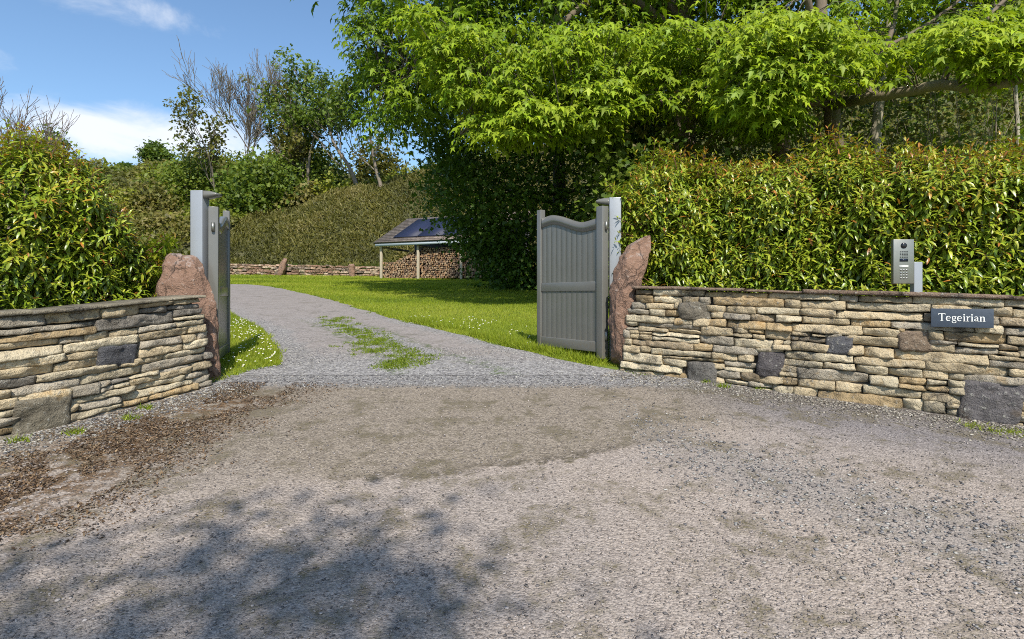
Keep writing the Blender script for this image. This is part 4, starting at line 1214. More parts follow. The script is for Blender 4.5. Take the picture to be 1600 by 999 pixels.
def right_sycamore():
    t = Tree(37); r = t.r; X, Y = (1302 - 800) / F * 14.3, 14.3; z0 = float(gz(X, Y))
    root = tree_root('sycamore_tree', 'lime-leaved sycamore with a long low limb reaching above the wall sign', (X, Y, z0))
    t.poly([(X, Y, z0 - .2), W(1303, 210, Y), W(1298, 165, Y), W(1285, 90, Y), (X - .1, Y + .4, 10), (X, Y + .8, 15)], .24, .09, 9, BARK_S)
    t.poly([W(1298, 165, 14.30), W(1340, 156, 13.00), W(1352, 154, 12.48), W(1424, 142, 11.70), W(1472, 131, 11.31), W(1525, 140, 10.92), W(1600, 124, 10.53), W(1720, 90, 10.14)], 0.137, 0.072, 8, (.20, .165, .11))
    t.poly([W(1298, 165, 14.30), W(1225, 155, 13.00), W(1170, 130, 12.09)], 0.091, 0.026, 6, (.18, .12, .08))
    t.poly([W(1355, 150, 12.48), W(1372, 90, 12.74), W(1398, 45, 13.00), W(1405, -20, 13.26)], 0.085, 0.039, 6, BARK_S)
    t.poly([W(1385, 75, 12.87), W(1440, 45, 13.00), W(1500, 0, 13.00), W(1560, -40, 13.00)], 0.052, 0.019, 5, BARK_S)
    t.poly([W(1472, 131, 11.31), W(1500, 70, 11.18), W(1560, 10, 11.18), W(1640, -60, 11.44)], 0.065, 0.026, 6, BARK_S)
    t.poly([W(1285, 90, 14.30), W(1260, 0, 13.39), W(1240, -120, 13.00)], 0.117, 0.039, 6, BARK_S)
    b = MB(); tw = t.w
    sprays(b, tw, t, crown_points([(1180, 10), (1340, 20), (1365, 60), (1345, 90), (1440, 50), (1500, 20), (1640, -10), (1680, 90), (1600, 55), (1500, 65), (1430, 85), (1350, 95), (1280, 120), (1220, 180), (1130, 180), (1130, 90)], 250, 10.3, 13.4, r), r, 46, .50, .15, PAL_SYC, .74)
    sprays(b, tw, t, crown_points([(1290, 125), (1345, 110), (1440, 100), (1500, 105), (1600, 95), (1620, 118), (1530, 125), (1440, 130), (1350, 150)], 12, 10.3, 12.2, r), r, 26, .32, .145, PAL_SYC, .8)
    sprays(b, tw, t, crown_points([(1330, -40), (1700, -60), (1700, 60), (1500, 30), (1400, 70)], 80, 12.4, 17, r), r, 40, .65, .17, PAL_SYC, .5)  # back layers take a darker leaf tone, painting in the shade behind the front
    sprays(b, tw, t, crown_points([(1480, 85), (1560, 100), (1620, 85), (1680, 100), (1620, 20), (1480, 30)], 40, 9.9, 10.7, r), r, 40, .47, .15, PAL_SYC, .88)
    sprays(b, tw, t, crown_points([(1180, 0), (1330, -40), (1360, 40), (1340, 90), (1260, 140), (1180, 170)], 60, 12.7, 15.6, r), r, 38, .72, .18, PAL_SYC, .5)
    sprays(b, tw, t, crown_points([(1150, 165), (1240, 160), (1215, 215), (1160, 205)], 16, 13, 14.3, r), r, 34, .44, .155, PAL_SYC, .6)
    n = 300; q = rdir(n, r) * (r.random((n, 1)) ** .35) * np.array((6.2, 4.2, 5.0)) + np.array((10.6, 16.4, 13.0)); q = q[q[:, 2] > EYE + .55 * q[:, 1]]
    sprays(b, tw, t, q, r, 17, 1.0, .34, PAL_SYC, .5, link=False)
    finish(t, root, b)


big_sycamore(); right_sycamore()


def dark_tree():
    t = Tree(41); r = t.r; X, Y = 1.9, 24.0; z0 = float(gz(X, Y))
    root = tree_root('beech_tree', 'dense dark green tree sweeping down to the lawn in front of the log store', (X, Y, z0))
    t.poly([(X, Y, z0 - .2), (X + .1, Y, z0 + 3), (X, Y + .2, z0 + 8), (X - .2, Y, z0 + 14)], .42, .08, 9)
    for k in range(26):
        a = r.uniform(0, 2 * math.pi); h = r.uniform(2, 12); L = r.uniform(3.0, 5.4) * (1 - .3 * abs(h - 5) / 8)
        t.limb((X, Y, z0 + h), (X + math.cos(a) * L, Y + math.sin(a) * L * .8, z0 + h + r.uniform(-1.2, 1.2)), .09, .02, 7, .08)
    b = MB(); n = 1500
    v = rdir(n, r); v[:, 1] = -np.abs(v[:, 1]) * np.where(r.random(n) < .8, 1, -1); rad = r.uniform(.72, 1.02, n)
    h = r.uniform(0.0, 14.0, n)
    prof = np.interp(h, [0, .6, 1.6, 2.8, 4, 6, 9, 12, 14], [2.4, 2.7, 3.2, 4.4, 5.1, 5.6, 5.4, 4.2, 2.2])
    a = np.where(r.random(n) < .74, r.uniform(math.pi, 2 * math.pi, n), r.uniform(0, math.pi, n))
    lump = 1 + .16 * fbm(np.stack([np.cos(a) * 1.6, np.sin(a) * 1.6, h * .55], -1) + 4, 3)
    P = np.stack([X + np.cos(a) * prof * rad * lump, Y + np.sin(a) * prof * rad * lump * .85, z0 + h], -1)
    P[:, 0] = P[:, 0] - .2
    clumps(b, P, r, 46, .95, .165, PAL_DARK, T_CLUMP, .75, .75)
    finish(t, root, b)


dark_tree()


# ------------------------------------------------------------------ the log store and its stacked firewood
def log_store():
    A = np.array((-8.62, 38.0)); C_ = np.array((-0.2, 34.45)); u = nrm(C_ - A); nb = np.array((-u[1], u[0])); rz = math.atan2(u[1], u[0]); Lt = float(np.linalg.norm(C_ - A))
    z0 = float(gz(A[0], A[1])) - 0.02
    root = empty('log_store', (A[0], A[1], z0), 'open-fronted timber log store with a tiled roof at the lawn edge', 'shed', rz=rz)
    ht = EYE + (HY - 385) / F * 38.0 - z0
    for x in (0, 2.84, 5.95, 8.95):
        b = MB(); b.box((x - .075, -.075, -.2), (x + .075, .075, ht - .02)); bevel_obj(b.build('post', M['timber'], root), .01)
    b = MB(); b.box((.45, 3.3, -.3), (Lt, 3.4, ht + .9)); b.build('back_wall', M['boards'], root)
    b = MB(); b.box((-.25, -.34, ht - .03), (Lt + .2, -.30, ht + .14)); b.build('fascia', M['fascia'], root)
    rise = 2.1; dp = 4.1; sl = math.atan2(rise, dp); Ls = math.hypot(rise, dp)
    b = MB(); b.box((-.32, 0, 0), (Lt + .25, Ls, .07)); ro = b.build('roof', M['roof'], root); ro.location = (0, -.36, ht + .142); ro.rotation_euler = (sl, 0, 0)
    # battens: courses of tiles step down towards the eave
    b = MB(); k = int(Ls / .30)
    for i in range(k): b.add(*_wedge(-.34, Lt + .27, i * .30 - .02, i * .30 + .30, .074, .104))
    o = b.build('tile_courses', M['roof'], ro)
    for i in range(3):
        b = MB(); b.box((.85 + i * 1.86, .62, .13), (.85 + i * 1.86 + 1.82, 4.0, .17)); b.build('solar_panel', M['solar'], ro)
    for x in (0, 2.84, 5.95):
        b = MB(); b.box((x - .05, .08, ht - .16), (x + .05, 3.3, ht - .02)); b.build('tie_beam', M['timber'], root)
    # stacked split logs
    r = np.random.default_rng(77); spots = []
    hprof = lambda x: np.interp(x, [.1, .9, 1.6, 2.3, 2.9, 4, 5.6, 6.6, 7.2, 7.9, 8.4], [1.05, 1.12, 1.42, 1.75, 1.98, 2.0, 2.02, 2.0, 1.55, .85, .2])
    z = .07; row = 0
    while z < 2.06:
        x = .14 + (row % 2) * .07
        while x < 8.35:
            if z < hprof(x) and not any(abs(x - q) < .085 for q in (2.84, 5.95)): spots.append((x + r.normal(0, .012), z + r.normal(0, .010), r.uniform(.050, .080)))
            x += r.uniform(.125, .165)
        z += .122; row += 1
    cols = [(.30, .18, .10), (.38, .27, .17), (.24, .125, .065), (.17, .105, .07), (.33, .19, .09), (.12, .075, .05)]
    meshes = []
    for k in range(8):
        m = r.integers(3, 6) if k % 3 else 8; an = np.sort(r.uniform(0, 2 * math.pi, m)) if m < 8 else np.linspace(0, 2 * math.pi, 8, endpoint=False)
        an = np.linspace(0, 2 * math.pi, m, endpoint=False) + r.normal(0, .22, m); R = r.uniform(.055, .085, m) if m < 8 else r.uniform(.065, .078, m)
        V = np.array([(R[i] * math.cos(an[i]), y, R[i] * math.sin(an[i])) for y in (0, .34) for i in range(m)])
        c = np.array([cols[k % 6]] * m + [(.12, .085, .06)] * m)
        meshes.append((V, [np.array([list(range(m))]), np.array([(i, m + i, m + (i + 1) % m, (i + 1) % m) for i in range(m)])], c))
    protos = []
    for k, (V, Fs, c) in enumerate(meshes):
        b = MB(); V2 = np.concatenate([V, V[:len(V) // 2] - (0, .001, 0)]); m = len(V) // 2
        b.add(V, [Fs[1]], np.array([(.13, .09, .06)] * len(V))); b.add(V[:m], [Fs[0]], c[:m]); b.add(V[m:], [Fs[0][:, ::-1]], c[:m]); protos.append(b)
    order = list(range(len(spots))); r.shuffle(order)
    order.sort(key=lambda i: -spots[i][2] if spots[i][0] < 7.0 else 1)
    Mr = Matrix.LocRotScale(Vector((A[0], A[1], z0)), Matrix.Rotation(rz, 3, 'Z').to_quaternion(), None)
    rest = MB(); first = {}
    for n, i in enumerate(order):
        x, zz, rad = spots[i]; k = r.integers(0, 8); y = .06 + r.uniform(0, .10); roll = r.uniform(0, 6.28)
        mw = Mr @ Matrix.Translation((x, y, zz)) @ Matrix.Rotation(roll, 4, 'Y') @ Matrix.Scale(rad / .066, 4)
        if n < 300:
            if k not in first: o = protos[k].build('split_log', M['tint']); first[k] = o
            else: o = first[k].copy(); COL.objects.link(o)
            o.matrix_world = mw; tag(o, 'split firewood log with its cut end showing in the stack under the tiled roof', 'log', 'split logs stacked in the log store')
        else:
            Mn = np.array(mw)
            for V, f_, c in zip(protos[k].v, protos[k].f, protos[k].c): pass
            off = 0
            VV = np.concatenate(protos[k].v) @ Mn[:3, :3].T + Mn[:3, 3]; rest.add(VV, list(protos[k].f), np.concatenate(protos[k].c))
    # the bulk of the pile behind its front row
    for i in range(500):
        x = r.uniform(.15, 8.2); h = float(hprof(x)); k = r.integers(0, 8); rad = r.uniform(.055, .08)
        mw = np.array(Mr @ Matrix.Translation((x, r.uniform(.42, 1.3), h - .10 - r.uniform(0, .1))) @ Matrix.Rotation(r.uniform(0, 6.28), 4, 'Y') @ Matrix.Scale(rad / .066, 4))
        VV = np.concatenate(protos[k].v) @ mw[:3, :3].T + mw[:3, 3]; rest.add(VV, list(protos[k].f), np.concatenate(protos[k].c))
    o = rest.build('firewood', M['tint']); tag(o, 'rest of the firewood filling the stack under the tiled roof', 'firewood', kind='stuff')


def _wedge(x0, x1, y0, y1, zb, zt):
    V = np.array([(x0, y0, zb), (x1, y0, zb), (x1, y1, zb), (x0, y1, zb), (x0, y0, zt), (x1, y0, zt), (x1, y1, zb + .004), (x0, y1, zb + .004)])
    return V, np.array([(0, 3, 2, 1), (4, 5, 6, 7), (0, 1, 5, 4), (1, 2, 6, 5), (2, 3, 7, 6), (3, 0, 4, 7)])


log_store()

# ------------------------------------------------------------------ low far wall with two upright stones
PF = Path([(-27, 42.6), (-19.5, 41.6), (-14.5, 41.0), (-9.6, 40.2), (-6, 39.8)])


def far_wall():
    r = np.random.default_rng(91); mid = PF.at(8.0); root = empty('low_stone_wall', (mid[0], mid[1], float(gz(*mid))), 'low reddish dry-stone wall along the foot of the planted bank', 'stone wall')
    b = MB(); hgt = lambda s: float(np.interp(s, [0, 7.6, 12.6, 17.6, 22], [.85, .80, .78, .70, .6]))
    base = lambda s: float(gz(*PF.at(np.clip(s, 0, PF.L))))
    drop = 0.0
    pal = [(.28, .17, .12), (.36, .25, .18), (.22, .14, .10), (.42, .33, .25), (.22, .17, .14)]
    while drop < .8:
        h = r.uniform(.13, .22); s = -r.uniform(0, .3)
        while s < PF.L:
            l = r.uniform(.22, .62); sm = np.clip(s + l / 2, 0, PF.L); zt = base(sm) + hgt(sm) - drop + r.normal(0, .03); z0 = zt - h
            if zt > base(sm) + .02: add_stone(b, PF, [(s + .01, z0 + .01), (s + l - .01, z0 + .01), (s + l - .01, zt - .005), (s + .01, zt - .005)], r.uniform(-.05, .05), np.array(pal[r.integers(0, 5)]) * r.uniform(.8, 1.2), r, rough=.05, depth=.4, rnd=.04)
            s += l
        drop += h
    keep(root, b.build('stonework', M['stone'], smooth=True))
    for px, py0, py1, wpx, lab, sd in ((441, 404, 427, 14, 'taller pointed upright stone set in the low reddish wall', 2.2), (550, 413, 428, 11, 'shorter rounded upright stone set in the low reddish wall near the log store', 8.1)):
        s, Yd = PF.hit(px); Yd -= .35; h = py1 - py0
        rows = [(py0, px + 1, px + wpx * .5, .4, 0), (py0 + h * .15, px - wpx * .1, px + wpx * .52, .8, 0), (py0 + h * .4, px - wpx * .4, px + wpx * .45, 1, 0), (py1, px - wpx * .5, px + wpx * .3, 1, 0), (py1 + 8, px - wpx * .5, px + wpx * .3, 1, 0)]
        if sd > 5: rows = [(py0, px - wpx * .3, px + wpx * .3, .5, 0), (py0 + h * .2, px - wpx * .5, px + wpx * .48, .9, 0), (py1, px - wpx * .5, px + wpx * .45, 1, 0), (py1 + 8, px - wpx * .5, px + wpx * .45, 1, 0)]
        boulder('standing_stone', lab, rows, Yd, .22, M['rock'], sd, 0, 'standing stone', 20, 18, .06)


far_wall()


# ------------------------------------------------------------------ bank planting, hillside scrub
def bank_cover():
    r = np.random.default_rng(101); b = MB(); n = 62000
    X = r.uniform(-24, 6, n); Y = r.uniform(42.6, 56, n); Z = hillz(X, Y)
    nz = fbm(np.stack([X * .5, Y * .5, 0 * X], -1), 4)
    P = np.stack([X, Y, Z + .25 * nz + r.uniform(-.1, .25, n)], -1)
    ax = rdir(n, r) * .8 + np.array((0, -.35, .75)); nor = rdir(n, r) * .5 + np.array((0, -.7, .7))
    tn = np.clip(.42 + .45 * nz + r.normal(0, .2, n), 0, 1)
    leaves(b, T_OVAL, P, ax, nor, r.uniform(.18, .5, n), mixc([(.062, .062, .016), (.120, .118, .026), (.175, .162, .040), (.23, .195, .07)], tn, r), .42)
    # bright grass fringe at the foot
    n = 5000; X = r.uniform(-26, -7, n); Y = r.uniform(42.3, 43.4, n); P = np.stack([X, Y, hillz(X, Y) + .05], -1)
    leaves(b, T_BLADE, P, rdir(n, r) * .5 + (0, -.2, 1), rdir(n, r), r.uniform(.2, .45, n), mixc([(.05, .10, .015), (.10, .17, .02)], r.random(n), r), .12)
    tag(b.build('ground_cover', M['leaf']), 'dense olive ground cover clothing the steep bank', 'ground cover', kind='stuff')
    b = MB(); n = 110000
    X = np.concatenate([r.uniform(-62, -17, n // 2), r.uniform(-40, 60, n // 2)]); Y = np.concatenate([r.uniform(43, 72, n // 2), r.uniform(48, 75, n // 2)])
    keepm = ~((X > -24) & (X < 8) & (Y < 53.5)); X, Y = X[keepm], Y[keepm]; n = len(X)
    nz = fbm(np.stack([X * .28, Y * .28, 0 * X + 3], -1), 4); Z = hillz(X, Y)
    P = np.stack([X, Y, Z + np.clip(.9 + 1.5 * nz, .1, 3) * r.random(n) ** .6], -1)
    tn = np.clip(.5 + .5 * nz + r.normal(0, .2, n), 0, 1); pal = np.where((fbm(np.stack([X * .15, Y * .15, 0 * X + 9], -1), 2) > .25)[:, None], mixc(PAL_OLIVE, tn, r), mixc([(.085, .115, .014), (.14, .175, .018), (.20, .225, .024), (.25, .26, .03)], tn, r))
    leaves(b, T_CLUMP, P, rdir(n, r) + (0, -.2, .2), rdir(n, r) * .6 + (0, -.5, .7), r.uniform(.22, .5, n), pal, 1.0)
    tag(b.build('scrub', M['leaf']), 'bramble and gorse scrub covering the hillside above the bank', 'scrub', kind='stuff')


bank_cover()


def bush(name, label, px, py, Y, wpx, hpx, seed, pal, n=260, nl=14, size=.30, tone=.5):
    """a rounded bush on the slope: (px, py) is the foot"""
    t = Tree(seed); r = t.r; c = W(px, py, Y); zt = c[2] + hpx / F * Y; c[2] = float(hillz(c[0], c[1])) - .1; w2 = wpx / F * Y / 2; h = max(zt - c[2], .6)
    root = empty(name, tuple(c), label, 'bush')
    for k in range(7):
        a = r.uniform(0, 6.28); t.limb(c - (0, 0, .3), c + np.array((math.cos(a) * w2 * .6, math.sin(a) * w2 * .6, h * r.uniform(.5, .9))), .06, .015, 6, .1)
    q = rdir(n, r); q[:, 2] = np.abs(q[:, 2]); q = q * r.uniform(.55, 1, (n, 1)); q *= 1 + .25 * fbm(q * 2.4 + seed, 3)[:, None]
    b = MB(); clumps(b, c + q * np.array((w2, w2 * .8, h)), r, nl, .16 * (w2 + h), size, pal, T_CLUMP, .8, tone)
    return finish(t, root, b, 'stems')


bush('shrub', 'broad bright green shrub at the foot of the leafing trees above the bank', 410, 335, 56, 130, 95, 301, PAL_MID, 360, 16, .36, .6)
bush('shrub', 'pale green shrub between the small round tree and the leafing trees', 300, 300, 60, 90, 70, 302, PAL_MID, 260, 16, .30, .8)
bush('shrub', 'yellow-green shrub on the crest under the leaning bare trees', 500, 292, 60, 100, 60, 303, PAL_MID, 240, 14, .36, .75)
bush('shrub', 'olive shrub on the crest beside the dense dark tree', 592, 275, 60, 90, 50, 304, PAL_OLIVE, 220, 14, .36, .6)
bush('shrub', 'yellowish olive shrub low on the hillside beside the rounded laurel', 238, 330, 54, 60, 50, 305, PAL_OLIVE, 200, 14, .32, .75)
bush('shrub', 'small dark bush on the skyline left of the small round tree', 196, 285, 74, 22, 24, 306, PAL_DARK, 90, 12, .34, .6)


# ------------------------------------------------------------------ trees on the ridge
def ridge_tree(name, label, px, py, Y, h_px, seed, lev, kids, spread, leafn, leafrad, size, pal, lean=(0, 0), r0=.2, tone=.55, shrink=.7, trunk_px=None, up=.12, tpl=T_CLUMP, bark=(.13, .11, .09), leaf_frac=1.0, lo=None):
    t = Tree(seed); r = t.r; base = W(px, py, Y); zt = base[2] + h_px / F * Y; base[2] = float(hillz(base[0], base[1]) if Y > 42.3 else gz(base[0], base[1])) - .1; H = zt - base[2]; t.rmin = .016 * Y / 30
    root = tree_root(name, label, tuple(base), None)
    L0 = H * (.42 if lev > 2 else .5)
    t.grow(base - (0, 0, .4), np.array((lean[0], lean[1], 1.0)), L0, r0, lev, spread, up, kids, shrink, .12, bark)
    # scale the skeleton so that it reaches the wanted height
    allv = np.concatenate(t.w.v); k = H / max(1e-3, allv[:, 2].max() - base[2])
    for i in range(len(t.w.v)): t.w.v[i] = base + (t.w.v[i] - base) * k
    b = MB()
    if leafn:
        P = np.array([base + (q - base) * k for q, _ in t.tips]); P = P[r.random(len(P)) < leaf_frac]
        if lo is not None: P = P[P[:, 2] > base[2] + lo * H]
        clumps(b, P, r, leafn, leafrad, size, pal, tpl, .75, tone)
    return finish(t, root, b)


ridge_tree('bare_tree', 'bare twiggy tree showing above the rounded laurel against the sky', 5, 330, 38, 205, 401, 5, 4, .50, 0, 0, 0, None, (.22, 0), .16, shrink=.74, bark=(.16, .12, .11))
ridge_tree('round_tree', 'rounded green tree just behind the top of the rounded laurel', 118, 330, 52, 118, 402, 4, 3, .62, 26, .85, .34, PAL_MID, (0, 0), .22, .45)
ridge_tree('small_tree', 'small airy round tree standing alone on the skyline', 237, 285, 74, 62, 403, 3, 4, .6, 18, .8, .40, PAL_MID, (.05, 0), .16, .35)
ridge_tree('bare_tree', 'tall bare tree with a spray of grey twigs above the bank', 385, 310, 60, 252, 404, 5, 4, .50, 0, 0, 0, None, (-.10, 0), .20, shrink=.74, bark=(.15, .125, .10))
ridge_tree('leafing_tree', 'slender tree in sparse leaf close beside the tall bare tree', 425, 310, 58, 240, 405, 4, 3, .46, 17, .75, .34, PAL_MID, (.02, 0), .17, .6, leaf_frac=.8)
ridge_tree('leafing_tree', 'shorter tree with reddish young leaves leaning left beside the tall bare tree', 345, 310, 58, 150, 406, 4, 3, .5, 8, .7, .32, [(.07, .08, .016), (.12, .125, .02), (.16, .15, .03), (.15, .18, .03)], (-.35, 0), .13, .55, leaf_frac=.75)
ridge_tree('leafing_tree', 'bushy tree in olive leaf filling the gap right of the tall bare tree', 445, 315, 60, 175, 407, 4, 3, .5, 14, .75, .36, PAL_OLIVE, (.06, 0), .17, .7, leaf_frac=.75)
ridge_tree('leaning_tree', 'bare forked tree leaning over the bank crest', 482, 300, 58, 170, 408, 4, 3, .50, 0, 0, 0, None, (.15, 0), .18, shrink=.72, bark=(.19, .155, .125))
ridge_tree('leaning_tree', 'leaning tree with a bent pale trunk and leafy top near the sycamore', 568, 290, 56, 212, 409, 4, 3, .55, 24, .9, .34, PAL_MID, (-.38, 0), .24, .5, leaf_frac=.95, lo=.48, bark=(.20, .16, .125))
ridge_tree('leaning_tree', 'thin pale-stemmed tree with a leafy top right beside the dense dark tree', 596, 290, 52, 195, 410, 4, 3, .55, 20, .85, .32, PAL_MID, (-.10, 0), .18, .45, leaf_frac=.95, lo=.48, bark=(.20, .16, .125))


# ------------------------------------------------------------------ woodland behind the long hedge
def wood_trunk(name, label, pts, Y, r0, r1, bark, seed, leafpx=None, n=40):
    t = Tree(seed); r = t.r; base = W(pts[0][0], 330, Y); base[2] = float(gz(base[0], Y))
    root = tree_root(name, label, tuple(base))
    P = [base - (0, 0, .2)] + [W(x, y, Y) for x, y in pts[1:]]; P.append(P[-1] + np.array((r.normal(0, .3), .3, 5.0))); t.poly(P, r0, r1, 8, bark)
    top = P[-1]
    for k in range(9):
        i = r.uniform(.35, 1); q = P[-2] * (1 - i) + top * i; a = r.uniform(0, 6.28); t.grow(q, (math.cos(a), math.sin(a), .5), 1.5, .05, 2, .5, .1, 3, .7, .15, bark)
    b = MB(); Q = np.array([q for q, _ in t.tips]); clumps(b, Q, r, 12, .6, .2, PAL_MID, T_CLUMP, .75, .4)
    return finish(t, root, b)


wood_trunk('woodland_tree', 'stout brown-trunked tree in the wood, next to the thick dark sycamore trunk', [(1222, 330), (1220, 215), (1212, 120), (1205, 20)], 17.0, .29, .14, (.20, .135, .09), 501)
wood_trunk('woodland_tree', 'slender pale grey-barked tree in the wood below the long low limb', [(1362, 330), (1368, 200), (1376, 145), (1392, 60)], 15.6, .145, .085, (.36, .32, .25), 502)
wood_trunk('woodland_tree', 'thin pale sapling in the wood above the far end of the hedge', [(1588, 330), (1590, 190), (1584, 120), (1570, 0)], 16.0, .06, .035, (.34, .31, .25), 503)


def thicket():
    r = np.random.default_rng(111); b = MB()
    n = 5600; X = r.uniform(2.5, 44, n); Y = r.uniform(16, 38, n); k = X / Y; m = (k > .14); X, Y = X[m], Y[m]; n = len(X)
    hmax = np.interp(X / Y, [.14, .3, .5, .65, .9, 1.2], [9.5, 9.5, 10, 10, 10, 10]) * (1 + .02 * (Y - 16)); Z = gz(X, Y) + r.random(n) * hmax
    P = np.stack([X, Y, Z], -1); nz = fbm(P * .35, 3)
    sel = r.random(n) < np.clip(.95 + nz, .35, 1); P = P[sel]
    clumps(b, P[::2], r, 26, .9, .19, PAL_MID, T_CLUMP, .8, .75); clumps(b, P[1::2], r, 26, .9, .19, PAL_OLIVE, T_CLUMP, .8, .7)
    # nearer shaded undergrowth behind the hedge
    n = 1100; Y = r.uniform(12.6, 16, n); k = r.uniform(.14, 1.15, n); X = k * Y; Z = gz(X, Y) + r.random(n) ** 1.2 * np.interp(k, [.14, .3, .5, .9], [4.2, 3.4, 3.2, 3.8])
    clumps(b, np.stack([X, Y, Z], -1), r, 24, .6, .15, PAL_MID, T_CLUMP, .8, .6)
    o1 = tag(b.build('undergrowth', M['leaf']), 'shaded leafy undergrowth of the wood behind the long hedge', 'undergrowth', kind='stuff')
    w_ = MB()
    for i in range(330):
        Y = r.uniform(13, 22); k = r.uniform(.45, 1.05); X = k * Y; z0 = float(gz(X, Y)) + r.uniform(0, 2.5); L = r.uniform(1.5, 5); d = nrm(np.array((r.normal(0, .35), r.normal(0, .2), 1.0)))
        q = np.linspace(0, 1, 6)[:, None]; P = np.array((X, Y, z0)) + d * L * q + np.cumsum(r.normal(0, .05, (6, 3)), 0); w_.tube(P, np.linspace(r.uniform(.012, .03), .006, 6), 4, (.24, .20, .15))
    tag(w_.build('brushwood', M['bark'], smooth=True), 'thin grey twigs and saplings tangled in the wood', 'brushwood', kind='stuff')


thicket()


def shade_tree():
    """roadside tree behind the camera: its shadow dapples the lower left of the road"""
    t = Tree(61); r = t.r; base = np.array((-3.2, -6.5, float(gz(-3.2, -6.5))))
    root = tree_root('roadside_tree', 'roadside tree whose leafy shadow dapples the lower left of the road', tuple(base))
    t.poly([base - (0, 0, .2), base + (.1, 0, 2.5), base + (.4, .2, 5), base + (.8, .5, 8), base + (1.0, .2, 11)], .22, .05, 8)
    for k in range(9): 
        a = r.uniform(-1.0, .8); t.limb(base + (.5, .2, 4.5 + k * .6), base + np.array((1.0 + 2.6 * math.cos(a), 2.2 * math.sin(a), 6.5 + k * .6)), .06, .015, 6, .1)
    off = -np.array(SUN_DIR) / -SUN_DIR[2]                      # towards the sun per metre of height
    b = MB()
    G = []
    for gx, gy, rx, ry, m in ((-.72, 2.5, .50, .30, 30), (-1.5, 2.2, .9, .35, 26), (-2.6, 2.4, .7, .3, 5), (-.5, 3.0, .4, .2, 3), (-1.2, 2.9, .5, .15, 4), (-1.9, 1.8, 1.2, .3, 12), (-.2, 1.9, .5, .25, 5)):
        for _ in range(m):
            h = r.uniform(6.5, 11.5); x, y = gx + r.normal(0, rx * .6), gy + r.normal(0, ry * .6); G.append(np.array((x, y, gz(x, y))) + off * h)
    clumps(b, np.array(G), r, 15, .42, .12, PAL_MID, T_OVAL, .8, .5)
    finish(t, root, b)


shade_tree()


# ------------------------------------------------------------------ grass, daisies, gravel and litter
PAL_GRASS = [(.110, .160, .010), (.190, .250, .014), (.270, .320, .022), (.33, .34, .05)]


def blades(b, X, Y, h, r, tone=.5, wd=.13, base=0.01, sx=0.35):
    n = len(X); P = np.stack([X, Y, gz(X, Y) + base], -1); ax = np.stack([r.normal(0, sx, n), r.normal(0, sx, n) - .1, np.ones(n)], -1)
    nor = np.stack([r.normal(0, .6, n), -np.ones(n), r.normal(.3, .4, n)], -1)
    leaves(b, T_BLADE, P, ax, nor, h * r.uniform(.6, 1.4, n), mixc(PAL_GRASS, np.clip(tone + r.normal(0, .2, n), 0, 1), r), wd)


